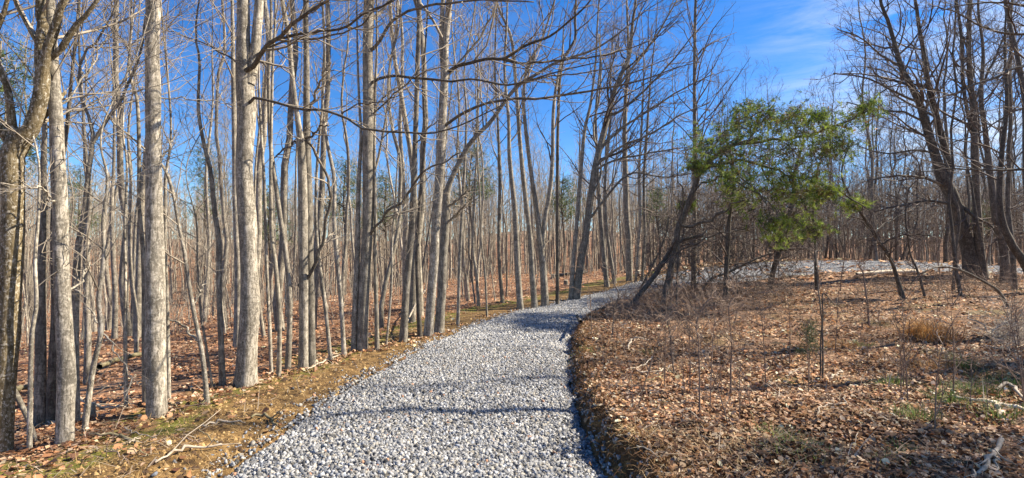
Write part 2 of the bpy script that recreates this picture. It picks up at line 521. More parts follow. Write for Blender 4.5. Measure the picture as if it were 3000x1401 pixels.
# ------------------------------------------------------------------ the ground sheet
def axis(c0, fine, n, span):
    K = 6.0
    tt = np.linspace(-1, 1, n)
    return c0 + span / math.sinh(K) * np.sinh(K * tt)
gx = axis(1.0, .07, 420, 420); gy = axis(5.5, .07, 420, 420)
GX, GY = np.meshgrid(gx, gy, indexing='ij')
gq, gz, gw, gs = path_q(GX.ravel(), GY.ravel())
ed = np.where(gq < 0, gq + gw + edge_wob(gs, 0), gq - gw - edge_wob(gs, 1))
ed = np.where((np.abs(gq) < gw), 0.0, ed)
GZ = height(GX, GY)
V = np.stack([GX.ravel(), GY.ravel(), GZ.ravel()], -1)
i, j = np.meshgrid(np.arange(419), np.arange(419), indexing='ij')
a = (i * 420 + j).ravel()
me = mesh_from('ground', V, np.stack([a, a + 420, a + 421, a + 1], -1), attr={'edge': np.clip(ed, -12, 20)})
tag(link('ground', me, M_GROUND), kind='structure')

# the gravel track as its own sheet
st = np.arange(PS[0] + 20, PS[-1] - 1, .14)
kx = np.interp(st, PS, PXY[:, 0]); ky = np.interp(st, PS, PXY[:, 1])
tx = np.interp(st, PS, PT[:, 0]); ty = np.interp(st, PS, PT[:, 1])
zz = np.interp(st, PS, PZ); ww = np.interp(st, PS, PW)
NC = 25
cr = np.linspace(-1, 1, NC)
wl = edge_wob(st, 0); wr = edge_wob(st, 1)
Q = np.where(cr[None] < 0, cr[None] * (ww + wl)[:, None], cr[None] * (ww + wr)[:, None])
X = kx[:, None] + Q * ty[:, None]; Y = ky[:, None] - Q * tx[:, None]
def track_z(zp, q, hw, x, y):
    c_ = 1 - (np.clip(np.abs(q) / hw, 0, 1)) ** 4
    return zp - bank_tilt(zp) * q + .035 * c_ - .03 * (1 - c_) + .03 * vnoise(x * 1.1, y * 1.1, 11) + .016 * vnoise(x * 4, y * 4, 12)
Z = track_z(zz[:, None], Q, ww[:, None], X, Y)
V = np.stack([X.ravel(), Y.ravel(), Z.ravel()], -1)
i, j = np.meshgrid(np.arange(len(st) - 1), np.arange(NC - 1), indexing='ij')
a = (i * NC + j).ravel()
me = mesh_from('gravel_path', V, np.stack([a, a + 1, a + NC + 1, a + NC], -1))
tag(link('gravel_path', me, M_BED), kind='structure')

# loose stones
phi = (1 + 5 ** .5) / 2
ICO = unit(np.array([(-1, phi, 0), (1, phi, 0), (-1, -phi, 0), (1, -phi, 0), (0, -1, phi), (0, 1, phi), (0, -1, -phi), (0, 1, -phi), (phi, 0, -1), (phi, 0, 1), (-phi, 0, -1), (-phi, 0, 1)]))
ICOF = np.array([(0, 11, 5), (0, 5, 1), (0, 1, 7), (0, 7, 10), (0, 10, 11), (1, 5, 9), (5, 11, 4), (11, 10, 2), (10, 7, 6), (7, 1, 8), (3, 9, 4), (3, 4, 2), (3, 2, 6), (3, 6, 8), (3, 8, 9), (4, 9, 5), (2, 4, 11), (6, 2, 10), (8, 6, 7), (9, 8, 1)])
def rand_rot(n, rng):
    q = unit(rng.normal(size=(n, 4)))
    w, x, y, z = q.T
    return np.stack([1 - 2 * (y * y + z * z), 2 * (x * y - z * w), 2 * (x * z + y * w), 2 * (x * y + z * w), 1 - 2 * (x * x + z * z), 2 * (y * z - x * w),
                     2 * (x * z - y * w), 2 * (y * z + x * w), 1 - 2 * (x * x + y * y)], -1).reshape(-1, 3, 3)
rng = np.random.default_rng(21)
s0 = PS[np.argmin(np.hypot(PXY[:, 0] + .7, PXY[:, 1] - 2.6))]
def stones(n, sa, sb, size, dens_pow, spread=1.0):
    s = sa + (sb - sa) * rng.random(n) ** dens_pow
    x0 = np.interp(s, PS, PXY[:, 0]); y0 = np.interp(s, PS, PXY[:, 1]); ax = np.interp(s, PS, PT[:, 0]); ay = np.interp(s, PS, PT[:, 1])
    hw = np.interp(s, PS, PW); zp = np.interp(s, PS, PZ)
    f = rng.uniform(-1, 1, n)
    wob = np.where(f < 0, edge_wob(s, 0), edge_wob(s, 1))
    q = f * (hw + wob + .02) * spread
    far = rng.random(n) < .016
    q = np.where(far, np.sign(q) * (hw + rng.exponential(.13, n)), q)
    x = x0 + q * ay; y = y0 - q * ax
    sz = size * np.exp(np.clip(rng.normal(0, .32, n), -.8, .52))
    z = np.where(np.abs(q) < hw + wob, track_z(zp, q, hw, x, y), height(x, y)) + sz * rng.uniform(-.25, .6, n)
    return np.stack([x, y, z], -1), sz
A1, z1 = stones(100000, s0, s0 + 7.0, .0118, 1.2)
A2, z2 = stones(42000, s0 + 6.5, s0 + 18, .0155, 1.25)
A3, z3 = stones(38000, s0 + 17, s0 + 50, .0145, 1.2)
C_ = A1; Z_ = z1
near_n = len(A1)
n = len(C_)
ICO = np.array([(a_, b_, c_) for a_ in (-.72, .72) for b_ in (-.72, .72) for c_ in (-.72, .72)])   # rough chips: a knocked-about block
ICOF = np.array([(0, 1, 3), (0, 3, 2), (4, 6, 7), (4, 7, 5), (0, 4, 5), (0, 5, 1), (2, 3, 7), (2, 7, 6), (0, 2, 6), (0, 6, 4), (1, 5, 7), (1, 7, 3)])
shape = (ICO[None] + rng.normal(0, .2, (n, 8, 3))) * (np.array([1.25, .95, .7]) * np.exp(rng.normal(0, .2, (n, 1, 3))))
R3 = rand_rot(n, rng)
Vv = np.einsum('nij,nkj->nki', R3, shape) * Z_[:, None, None] + C_[:, None]
OCT = np.array([(1, 0, 0), (0, 1, 0), (-1, 0, 0), (0, -1, 0), (0, 0, 1.), (0, 0, -1)])
OCTF = np.array([(0, 1, 4), (1, 2, 4), (2, 3, 4), (3, 0, 4), (1, 0, 5), (2, 1, 5), (3, 2, 5), (0, 3, 5)])
g = np.clip(rng.normal(.25, .10, n), .05, .55)
tint = np.stack([g * 1.0, g * 1.0, g * .99], -1)
warm = rng.random(n)
tint[warm > .80] *= np.array([1.08, 1.0, .86])
tint[warm > .992] = np.array([.40, .22, .13])
tint[warm < .12] *= np.array([.55, .60, .70])
F3 = (ICOF[None] + (np.arange(n) * 8)[:, None, None]).reshape(-1, 3)
me = mesh_from('gravel_stones', Vv.reshape(-1, 3), None, F3, smooth=False, col=np.repeat(tint, 8, 0))
tag(link('loose_gravel', me, M_STONE), 'pale grey crushed stone heaped along the curving track', 'gravel', kind='stuff')
# the same stones further off, eight faces each
C_ = np.concatenate([A2, A3]); Z_ = np.concatenate([z2, z3]); n = len(C_)
shape = OCT[None] * np.exp(rng.normal(0, .2, (n, 6, 1))) * (np.array([1.35, 1.05, .75]) * np.exp(rng.normal(0, .2, (n, 1, 3))))
Vv = np.einsum('nij,nkj->nki', rand_rot(n, rng), shape) * Z_[:, None, None] + C_[:, None]
g = np.clip(rng.normal(.33, .08, n), .12, .55)
tint = np.stack([g * 1.0, g * 1.0, g * .99], -1)
warm = rng.random(n)
tint[warm > .80] *= np.array([1.08, 1.0, .86])
tint[warm < .12] *= np.array([.60, .64, .72])
F3 = (OCTF[None] + (np.arange(n) * 6)[:, None, None]).reshape(-1, 3)
me = mesh_from('far_gravel_stones', Vv.reshape(-1, 3), None, F3, smooth=False, col=np.repeat(tint, 6, 0))
tag(link('loose_gravel', me, M_STONE), 'grey crushed stone on the bend and the far stretch of track', 'gravel', kind='stuff')

# ------------------------------------------------------------------ leaves, straw, grass
def leaf_mesh(name, P, size, nrm_tilt, cols, rng, six=True):
    n = len(P)
    a = rng.random(n) * 2 * pi
    tilt = np.abs(rng.normal(0, nrm_tilt, n)); tb = rng.random(n) * 2 * pi
    nz_ = np.stack([np.sin(tilt) * np.cos(tb), np.sin(tilt) * np.sin(tb), np.cos(tilt)], -1)
    d = np.stack([np.cos(a), np.sin(a), np.zeros(n)], -1)
    d = unit(d - np.sum(d * nz_, -1, keepdims=True) * nz_); w = np.cross(nz_, d)
    L = size[:, None]; Wd = (size * rng.uniform(.28, .46, n))[:, None]
    fold = (rng.normal(.25, .35, n))[:, None] * Wd
    curl = (rng.normal(.1, .35, n))[:, None] * L * .5
    v = [P - d * L * .5 + nz_ * curl * .4, P - d * L * .15 + w * Wd + nz_ * fold, P + d * L * .2 + w * Wd * .85 + nz_ * fold, P + d * L * .5 + nz_ * curl,
         P + d * L * .2 - w * Wd * .85 + nz_ * fold, P - d * L * .15 - w * Wd + nz_ * fold]
    if six:
        V = np.stack(v, 1).reshape(-1, 3); k = 6
        f = np.array([(0, 1, 2, 3), (0, 3, 4, 5)])
        F = (f[None] + (np.arange(n) * 6)[:, None, None]).reshape(-1, 4)
        return mesh_from(name, V, F, None, smooth=False, col=np.repeat(cols, 6, 0))
    V = np.stack([v[0], v[1], v[3], v[4]], 1).reshape(-1, 3)
    F = (np.array([(0, 1, 2, 3)])[None] + (np.arange(n) * 4)[:, None, None]).reshape(-1, 4)
    return mesh_from(name, V, F, None, smooth=False, col=np.repeat(cols, 4, 0))
def leaf_cols(n, rng, red=0.0):
    pal = np.array([(.42, .24, .12), (.24, .115, .055), (.56, .38, .22), (.13, .065, .035), (.66, .50, .34), (.46, .25, .12), (.07, .04, .025), (.58, .43, .30)])
    palr = np.array([(.50, .26, .13), (.36, .17, .08), (.58, .34, .19), (.20, .09, .05), (.64, .43, .28), (.48, .23, .11), (.12, .06, .035), (.56, .34, .20)])
    k = rng.integers(0, 8, n)
    c = np.where((rng.random(n) < red)[:, None], palr[k], pal[k])
    return np.clip(c * np.exp(rng.normal(0, .25, (n, 1))), .02, .8)
def scatter_polar(n, d0, d1, az0, az1, rng, p=1.0):
    d = d0 * (d1 / d0) ** (rng.random(n) ** p)
    a = np.radians(rng.uniform(az0, az1, n))
    return np.tan(a) * d, d
rng = np.random.default_rng(31)
def make_litter(name, n, d0, d1, az0, az1, cond, size, lab, cat, red, tilt=.45, six=True, clump=True):
    x, y = scatter_polar(n, d0, d1, az0, az1, rng)
    q, zp, hw, s = path_q(x, y)
    e = np.where(q < 0, q + hw + edge_wob(s, 0), q - hw - edge_wob(s, 1))
    ok = cond(e, x, y)
    if clump:
        ok &= (vnoise(x * 1.5, y * 1.5, 9) + vnoise(x * 4, y * 4, 19) * .6 + .32) > rng.random(n) * .35 - .1
    x, y = x[ok], y[ok]
    sz = size(y) * np.exp(np.clip(rng.normal(-.05, .42, len(x)), -1, .55))
    z = height(x, y) + .004 + rng.random(len(x)) * .035
    pt_ = vnoise(x * .7, y * .9, 41) + .5 * vnoise(x * 2.1, y * 2.1, 42)
    lc_ = leaf_cols(len(x), rng, red) * (1 - .45 * sstep(.0, .4, pt_) + .22 * sstep(.1, .5, -pt_))[:, None]
    lc_ = np.clip(lc_, .01, .75)
    me = leaf_mesh(name, np.stack([x, y, z], -1), sz, tilt, lc_, rng, six)
    tag(link(name, me, M_LEAF), lab, cat, kind='stuff')
make_litter('fallen_leaves', 165000, 2.0, 26, -2, 56, lambda e, x, y: (e > .03 + .3 * rng.random(len(e))), lambda y: .030 + .0014 * y, 'curled tan oak leaves covering the clearing beside the track', 'leaves', .25, .55)
make_litter('fallen_leaves', 170000, 3.0, 60, -56, 22, lambda e, x, y: (e < -1.35 - .3 * rng.random(len(e))), lambda y: .034 + .0019 * y, 'russet leaves carpeting the floor of the sloping wood', 'leaves', .8, .28, False)
make_litter('fallen_leaves', 7500, 2.6, 18, -56, 10, lambda e, x, y: (e < -.05) & (e > -1.7) & (rng.random(len(e)) < .12 + .8 * sstep(-.5, -1.4, e)), lambda y: .05 + .001 * y, 'scattered brown leaves lying on the bare dirt shoulder', 'leaves', .6, .5, True)
make_litter('fallen_leaves', 900, 2.6, 20, -30, 20, lambda e, x, y: (e == 0) | ((e < .2) & (e > -.1)), lambda y: .05 + 0 * y, 'few brown leaves blown onto the grey gravel', 'leaves', .5, .4, True, False)
make_litter('fallen_leaves', 42000, 1.8, 7.5, -2, 56, lambda e, x, y: (e > .1 + .3 * rng.random(len(e))), lambda y: .030 + 0 * y, 'matted dead leaves close to the viewer on the clearing', 'leaves', .2, .6, True, False)
make_litter('fallen_leaves', 20000, 24, 60, 14, 56, lambda e, x, y: (np.abs(e) > .3) & (e != 0), lambda y: .22 + 0 * y, 'distant leaf carpet under the thicket past the bend', 'leaves', .4, .4, False)

def blades(name, P, L, lean, cols, rng, width=.004, mat=None, label=None, cat=None, flop=0.0, kind='stuff', dirs=None):
    n = len(P)
    a = rng.random(n) * 2 * pi if dirs is None else dirs
    h = np.stack([np.cos(a), np.sin(a), np.zeros(n)], -1)
    le = np.clip(np.abs(rng.normal(lean, .3, n)), 0, 1.5)[:, None]
    up = np.array([0, 0, 1.0])
    d1 = np.cos(le) * up + np.sin(le) * h
    le2 = le + flop + np.abs(rng.normal(.3, .3, (n, 1)))
    d2 = np.cos(le2) * up + np.sin(le2) * h
    w = np.stack([-np.sin(a), np.cos(a), np.zeros(n)], -1) * (width * np.exp(rng.normal(0, .25, n)))[:, None]
    Lc = L[:, None]
    m1 = P + d1 * Lc * .5; tp = m1 + d2 * Lc * .5
    V = np.stack([P - w, P + w, m1 + w * .7, m1 - w * .7, tp], 1).reshape(-1, 3)
    b0 = (np.arange(n) * 5)[:, None]
    me = mesh_from(name, V, b0 + np.array([[0, 1, 2, 3]]), b0 + np.array([[3, 2, 4]]), smooth=False, col=np.repeat(cols, 5, 0))
    o = link(name, me, mat or M_GRASS)
    tag(o, label, cat, kind=kind)
    return o
# straw: thick along the right bank and in patches over the clearing
x, y = scatter_polar(80000, 2.0, 19, -2, 54, rng)
q, zp, hw, s = path_q(x, y)
e = q - hw - edge_wob(s, 1)
pat = vnoise(x * .8, y * .8, 14) + .5 * vnoise(x * 2.3, y * 2.3, 15)
ok = (e > .12) & ((rng.random(len(x)) < .22 * np.exp(-((e - .45) / .4) ** 2) + .85 * sstep(.02, .3, pat) * sstep(.5, 1.4, e) + .14) )
x, y, e, q = x[ok], y[ok], e[ok], q[ok]
P = np.stack([x, y, height(x, y) + .005], -1)
pal = np.array([(.46, .33, .18), (.62, .50, .32), (.34, .21, .10), (.40, .26, .13), (.18, .10, .05)])
cols = pal[rng.integers(0, 5, len(x))] * np.exp(rng.normal(0, .15, (len(x), 1)))
blades('dry_grass', P, rng.uniform(.05, .17, len(x)), 1.35, cols, rng, .0024, None, 'matted straw coloured grass along the raw bank and clearing', 'dry grass', .35)
# roots and straw hanging over the raw bank edge
s_ = rng.uniform(s0, s0 + 10, 4200)
x0 = np.interp(s_, PS, PXY[:, 0]); y0 = np.interp(s_, PS, PXY[:, 1]); ax = np.interp(s_, PS, PT[:, 0]); ay = np.interp(s_, PS, PT[:, 1])
q_ = np.interp(s_, PS, PW) + edge_wob(s_, 1) + rng.normal(.20, .10, len(s_)).clip(.02, .6)
x = x0 + q_ * ay; y = y0 - q_ * ax
cols = np.array([(.16, .085, .035), (.30, .18, .08), (.11, .06, .03), (.24, .12, .045)])[rng.integers(0, 4, len(x))] * np.exp(rng.normal(0, .2, (len(x), 1)))
blades('bank_roots', np.stack([x, y, height(x, y) + .01], -1), rng.uniform(.05, .2, len(x)), 1.2, cols, rng, .0026, None, 'torn roots and straw hanging over the cut edge of the bank', 'roots', .7)
# short straw and bits on the dirt shoulder
x, y = scatter_polar(18000, 2.6, 16, -56, 10, rng)
q, zp, hw, s = path_q(x, y)
e = q + hw + edge_wob(s, 0)
ok = (q < 0) & (e < 0) & (e > -1.9)
x, y = x[ok], y[ok]
cols = np.array([(.40, .27, .11), (.52, .38, .2), (.20, .12, .06)])[rng.integers(0, 3, len(x))]
blades('dry_grass', np.stack([x, y, height(x, y) + .005], -1), rng.uniform(.03, .16, len(x)), 1.35, cols, rng, .0025, None, 'loose straw scattered over the yellow dirt shoulder', 'dry grass', .1)
# soil crumbs on the shoulder
x, y = scatter_polar(30000, 2.6, 14, -56, 8, rng)
q, zp, hw, s = path_q(x, y)
e = np.where(q < 0, q + hw + edge_wob(s, 0), 9)
ok = (e < .03) & (e > -1.5)
x, y = x[ok], y[ok]; n = len(x)
sz = .009 * np.exp(rng.normal(0, .5, n))
oc = unit(np.array([(1, 0, 0), (0, 1, 0), (-1, 0, 0), (0, -1, 0), (0, 0, 1.)]))
Vv = (oc[None] * np.exp(rng.normal(0, .25, (n, 5, 1)))) * sz[:, None, None] + np.stack([x, y, height(x, y)], -1)[:, None]
Ff = (np.array([(0, 1, 4), (1, 2, 4), (2, 3, 4), (3, 0, 4)])[None] + (np.arange(n) * 5)[:, None, None]).reshape(-1, 3)
cc = np.array([(.24, .15, .06), (.07, .04, .02), (.36, .24, .10)])[rng.integers(0, 3, n)] * np.exp(rng.normal(0, .2, (n, 1)))
tag(link('soil_crumbs', mesh_from('soil_crumbs', Vv.reshape(-1, 3), None, Ff, smooth=False, col=np.repeat(cc, 5, 0)), M_STONE), 'yellow brown clods of dirt strewn along the shoulder', 'soil', kind='stuff')

# fine twigs and stems dropped among the leaves
x, y = scatter_polar(9000, 2.2, 24, -56, 56, rng)
q, zp, hw, s = path_q(x, y)
ok = (q > hw + .3) | (q < -hw - .5)
x, y = x[ok], y[ok]
cols = np.array([(.34, .27, .20), (.20, .14, .10), (.50, .42, .32), (.12, .08, .06)])[rng.integers(0, 4, len(x))]
blades('dropped_twigs', np.stack([x, y, height(x, y) + .02], -1), rng.uniform(.10, .42, len(x)), 1.45, cols, rng, .0032, None, 'thin broken twigs littering the leaves on both sides', 'twigs', .0)

# green tufts, each a thing: (pixel x, pixel y, radius m, blades, height, palette)
def tuft(name, px, py, rad, nb, h, pal, label, cat, lean=.5, group=None, width=.003):
    p, d = ground_at(px, py)
    xx = p[0] + rng.normal(0, rad, nb); yy = p[1] + rng.normal(0, rad, nb)
    c0 = np.array([p[0], p[1], height(p[0], p[1])])
    P = np.stack([xx, yy, height(xx, yy)], -1) - c0
    a = np.arctan2(P[:, 1], P[:, 0]) + rng.normal(0, .8, nb)
    cols = np.array(pal)[rng.integers(0, len(pal), nb)] * np.exp(rng.normal(0, .2, (nb, 1)))
    o = blades(name, P, h * rng.uniform(.5, 1.1, nb), lean, cols, rng, width, None, None, None, .3, None, a)
    o.location = c0
    tag(o, label, cat, group)
    return o
GREEN = [(.07, .12, .03), (.11, .17, .04), (.16, .21, .06), (.30, .27, .12)]
LIME = [(.17, .24, .05), (.24, .30, .08), (.42, .38, .2), (.36, .33, .15)]
ORNG = [(.42, .22, .07), (.52, .30, .12), (.34, .17, .06), (.30, .2, .1)]
for px, py, r_, nb, h, pal, lab in [
    (2340, 1165 + 170, .12, 190, .11, LIME, 'pale lime grass clump between straw near the picture bottom'),
    (2300, 1275, .10, 200, .13, LIME, 'small lime green grass clump above the pale lime one'),
    (2685, 1215, .09, 260, .17, GREEN, 'green grass tuft just below the pale log tip'),
    (2780, 1175, .09, 240, .18, GREEN, 'green grass tuft touching the thin end of the peeled log'),
    (2860, 1160, .13, 330, .18, GREEN, 'widest dark green grass clump behind the peeled log'),
    (2935, 1215, .12, 300, .16, GREEN, 'green grass clump in front of the peeled log'),
    (2615, 1125, .05, 130, .17, GREEN, 'narrow upright green tuft standing alone among leaves'),
    (2585, 1130, .05, 90, .11, GREEN, 'low dark tuft beside the narrow upright one'),
    (2820, 1085, .07, 160, .22, GREEN, 'tall thin green tuft midway up the leafy clearing'),
    (2635, 1290, .05, 110, .12, GREEN, 'little round dark green tuft below the log'),
    (2315, 1115, .062, 150, .10, GREEN, 'green tuft beside the two thin dark stems'),
    (2525, 1015, .10, 150, .12, LIME, 'yellow green tuft near the orange bunch grass'),
    (2590, 1345, .08, 120, .10, GREEN, 'dark green sprig lowest on the leafy clearing'),
    (2960, 1130, .16, 330, .18, GREEN, 'shaded green grass mat beside the bent pale stick'),
    (1730, 1030, .12, 220, .09, LIME, 'yellowish grass patch on the bank edge by the bend'),
    (1890, 1035, .07, 110, .10, GREEN, 'faint green sprigs on the leafy bank'),
]:
    tuft('grass_tuft', px, py, r_, nb, h, pal, lab, 'grass')
tuft('bunch_grass', 2715, 1000, .17, 900, .42, ORNG, 'tall orange brown bunch grass clump standing in the leaves', 'grass', .35, width=.004)
tuft('bunch_grass', 2450, 1020, .22, 500, .18, ORNG, 'low rusty bunch grass cushion beside the two thin stems', 'grass', .7)
tuft('bunch_grass', 2740, 1080, .30, 600, .18, ORNG, 'sprawling rusty grass in front of the tall orange clump', 'grass', .8)
tuft('bunch_grass', 1870, 1265, .10, 160, .12, [(.55, .42, .22), (.62, .5, .3)], 'blond straw tussock flopping on the bank shoulder', 'grass', 1.0)
tuft('bunch_grass', 2210, 1330, .25, 420, .14, [(.5, .38, .22), (.42, .3, .16)], 'spread of blond straw close to the bottom of the clearing', 'grass', 1.1)

# ------------------------------------------------------------------ tree building
def crown_curves(trunkP, trunkR, rng, dens=1.0, k1=16, k2=7, k3=5, t0=.35, L1=(3.0, 2.0), ang1=(48, 10), up=.6, twr=.005, bias=None, limbs=None, l2=.36, l3=.42, az=None, k3r=.45):
    """returns (big limbs, twigs) as Tubes"""
    big, tw = Tubes(), Tubes()
    parents = []
    P1, R1 = grow(trunkP[None], trunkR[None], k1, rng, t0, .985, ang1, L1, .6, 7, up, .16, .42, rmin=twr * 1.6, taper=.2, bias=bias, az=az)
    big.add(P1, R1, 4)
    if limbs is not None and len(limbs):
        LP = np.stack([cat_rom(np.column_stack([p, r]), 10) for p, r in limbs])
        parents.append((LP[..., :3], LP[..., 3], True))
    parents.append((P1, R1, False))
    for PP, RR, isl in parents:
        l1 = np.linalg.norm(np.diff(PP, axis=1), axis=2).sum(1).mean()
        kk = k2 + (5 if isl else 0)
        P2, R2 = grow(PP, RR, kk, rng, .15, 1.0, (42, 12), (l1 * l2 * .5, l1 * l2), .45, 5, up * .7, .2, .6, rmin=twr, taper=.35, bias=bias)
        tw.add(P2, R2, 3)
        if k3:
            l2_ = np.linalg.norm(np.diff(P2, axis=1), axis=2).sum(1).mean()
            P3, R3_ = grow(P2, R2, k3, rng, .2, 1.0, (40, 13), (l2_ * l3 * .6, l2_ * l3 * 1.2), .35, 4, up * .5, .2, .7, rmin=twr * .5, taper=.5, bias=bias)
            tw.add(P3, R3_, 3)
    return big, tw
def trunk_bump(N, sides, rng, amp=.05, knots=3):
    th = np.arange(sides) / sides * 2 * pi
    b_ = amp * (vnoise(np.arange(N)[:, None] * .35 + rng.random() * 90, np.cos(th)[None] * 1.5 + np.sin(th)[None] * 2.2 + rng.random() * 90)) * 2
    for _ in range(knots):
        i0 = rng.uniform(.05, .75) * N; a0 = rng.random() * 2 * pi
        da = np.abs((th - a0 + pi) % (2 * pi) - pi)
        b_ = b_ + rng.uniform(.12, .3) * np.exp(-((np.arange(N)[:, None] - i0) / .9) ** 2) * np.exp(-(da[None] / .5) ** 2)
    fl = np.exp(-np.arange(N) / (N * .02 + .3))[:, None] * (.16 + .18 * np.cos(th * 4 + rng.random() * 6)[None])
    return (b_ + fl)[None]
def px_curve(pts, depth, dd=0.0):
    pts = np.asarray(pts, float)
    L = np.concatenate([[0], np.cumsum(np.hypot(*np.diff(pts[:, :2], axis=0).T))]); L /= L[-1]
    out = []
    for (x_, y_, w_), l in zip(pts, L):
        d = depth + dd * l
        p = world_at(x_, y_, d)
        out.append((*p, max(w_ * d / 3000, .0035)))
    return np.array(out)

BASES = []
def hero(name, label, cat, pts, mat, twig, limbs=(), forks=(), depth=None, ext=5.0, k=(14, 6, 4), t0=.45, L1=(1.6, 1.6), seed=0, bias=None, ang=(48, 10), twr=.005, up=.6, az=None, limb_mat=None, group=None, knots=4, l2=.36, sink=.08, Ltaper=None):
    """a tree whose trunk and main limbs follow traced lines; forks are (points, ext) stems of their own"""
    rng = np.random.default_rng(1000 + seed)
    if depth is None:
        p, depth = ground_at(pts[0][0], pts[0][1])
    twr = min(twr, .0018 + .00026 * depth)
    c = px_curve(pts, depth)
    c[0, 2] = height(c[0, 0], c[0, 1]) - sink
    BASES.append((c[0, 0], c[0, 1], c[0, 3]))
    base = np.array([c[0, 0], c[0, 1], c[0, 2] + sink])
    if ext > 0:
        d = unit(c[-1, :3] - c[max(len(c) - 3, 0), :3]); d = unit(d + np.array([0, 0, .6]))
        for f in (.5, 1.0):
            c = np.vstack([c, [*(c[-1, :3] + d * ext * .5 + rng.normal(0, .12, 3)), c[-1, 3] * (.62 if f < 1 else .35)]])
    # a little life in depth as well
    r = cat_rom(c, 46)
    r[:, 1] += .05 * depth / 6 * (vnoise(np.arange(46) * .13 + seed, np.zeros(46) + 3.3)) * np.linspace(0, 1, 46) * 2
    r[:, 3] = np.maximum(r[:, 3], .006)
    TP = r[:, :3] - base; TR = r[:, 3]
    root = tag(link(name, None, loc=base), label, cat, group)
    tb = Tubes(); tb.add(TP, TR, 14 if TR[0] > .05 else 8, bump=trunk_bump(46, 14 if TR[0] > .05 else 8, rng, .05, knots))
    link('trunk', tb.mesh('trunk'), mat, root)
    LL = []
    stems = [(TP, TR)]
    for fp, fe in forks:
        fc = px_curve(fp, depth)
        if fe > 0:
            d = unit(unit(fc[-1, :3] - fc[-2, :3]) + np.array([0, 0, .5]))
            for f in (.5, 1.0):
                fc = np.vstack([fc, [*(fc[-1, :3] + d * fe * .5 + rng.normal(0, .1, 3)), fc[-1, 3] * (.6 if f < 1 else .4)]])
        fr = cat_rom(fc, 22)
        fr[:, 1] += rng.uniform(-.5, .5) * np.linspace(0, 1, 22)
        tb = Tubes(); tb.add(fr[:, :3] - base, np.maximum(fr[:, 3], .006), 8, bump=trunk_bump(22, 8, rng, .05, 1) * .6)
        link('stem', tb.mesh('stem'), mat, root)
        stems.append((fr[:, :3] - base, np.maximum(fr[:, 3], .006)))
    for l in limbs:
        lp, dd = (l[0], l[1]) if isinstance(l, tuple) and isinstance(l[0], list) else (l, -.8)
        lc = cat_rom(px_curve(lp, depth, dd), 26)
        lc[:, :3] += np.column_stack([vnoise(np.arange(26) * .6 + seed, np.zeros(26) + i_ * 7.7 + len(LL)) for i_ in range(3)]) * .05
        tb = Tubes(); tb.add(lc[:, :3] - base, np.maximum(lc[:, 3], .005), 7)
        link('limb', tb.mesh('limb'), limb_mat or mat, root)
        LL.append((lc[:, :3] - base, np.maximum(lc[:, 3], .005)))
    BV, TV = Tubes(), Tubes()
    for si, (sp_, sr_) in enumerate(stems):
        kk = k[0] if si == 0 else max(4, k[0] // 2)
        if kk:
            b1, t1_ = crown_curves(sp_, sr_, rng, k1=kk, k2=k[1], k3=k[2], t0=t0 if si == 0 else .25, L1=L1, ang1=ang, up=up, twr=twr, bias=bias, limbs=LL if si == 0 else None, az=az, l2=l2)
            for src, dst in ((b1, BV), (t1_, TV)):
                for v_, q_ in zip(src.V[:1] if False else [np.concatenate(src.V)], [np.concatenate(src.Q)]):
                    dst.V.append(v_); dst.Q.append(q_ + dst.n); dst.n += len(v_)
    if not BV.empty():
        cr_ = link('crown', BV.mesh('crown'), twig, root)
        link('twigs', TV.mesh('twigs'), twig, cr_)
    return root

# ------------------------------------------------------------------ traced trees, near the track (photograph pixels)
hero('forked_tree', 'thick forked tree speckled with lichen at the picture edge', 'tree',
     [(5, 1335, 46), (14, 1150, 48), (22, 1000, 52), (28, 850, 54), (36, 700, 55), (37, 560, 54), (34, 470, 56), (42, 425, 60), (87, 384, 40), (112, 310, 38), (124, 233, 36), (116, 145, 30), (125, 58, 26), (119, 0, 24)],
     M_LICHEN, M_TWIG, forks=[([(42, 430, 34), (15, 380, 30), (-15, 320, 26), (-60, 200, 20)], 2), ([(46, 420, 26), (38, 340, 20), (40, 280, 18), (18, 210, 16), (2, 150, 14), (35, 70, 12), (62, 10, 10)], 2),
     ([(118, 265, 28), (150, 150, 26), (180, 87, 22), (198, 35, 18), (227, 0, 16)], 3), ([(150, 170, 16), (192, 128, 18), (209, 87, 16), (244, 52, 13), (279, 6, 11)], 2), ([(110, 130, 9), (85, 70, 9), (62, 0, 8)], 1), ([(50, 420, 16), (85, 330, 15), (100, 285, 14), (110, 240, 9)], 0)],
     k=(14, 5, 4), t0=.5, seed=1, ext=3)
hero('bare_tree', 'knobbly pale grey trunk standing just inside the lichen tree', 'tree',
     [(189, 1312, 42), (192, 1150, 42), (192, 1040, 43), (184, 875, 40), (178, 735, 37), (180, 669, 37), (169, 494, 36), (163, 349, 34), (154, 233, 33), (148, 116, 30), (145, 0, 27)],
     M_PALE, M_TWIG, limbs=[([(186, 860, 8), (235, 830, 6), (270, 700, 5)], .5), ([(180, 330, 6), (230, 250, 5), (300, 140, 4), (350, 40, 3)], .8), ([(165, 610, 6), (130, 560, 5), (70, 540, 3)], -.5)], k=(12, 5, 4), t0=.6, seed=2, knots=9)
hero('bare_tree', 'straight rough grey trunk alone on the mossy verge', 'tree',
     [(460, 1220, 46), (457, 1100, 52), (455, 1050, 54), (456, 875, 50), (454, 735, 48), (452, 640, 45), (450, 407, 40), (449, 233, 37), (447, 58, 36), (447, 0, 35)],
     M_PALE, M_TWIG, limbs=[([(452, 290, 4), (520, 288, 4), (600, 293, 3), (690, 305, 2)], .6), ([(470, 465, 5), (500, 430, 5), (515, 380, 3)], .3)], k=(10, 5, 4), t0=.68, seed=3, knots=8, ext=6)
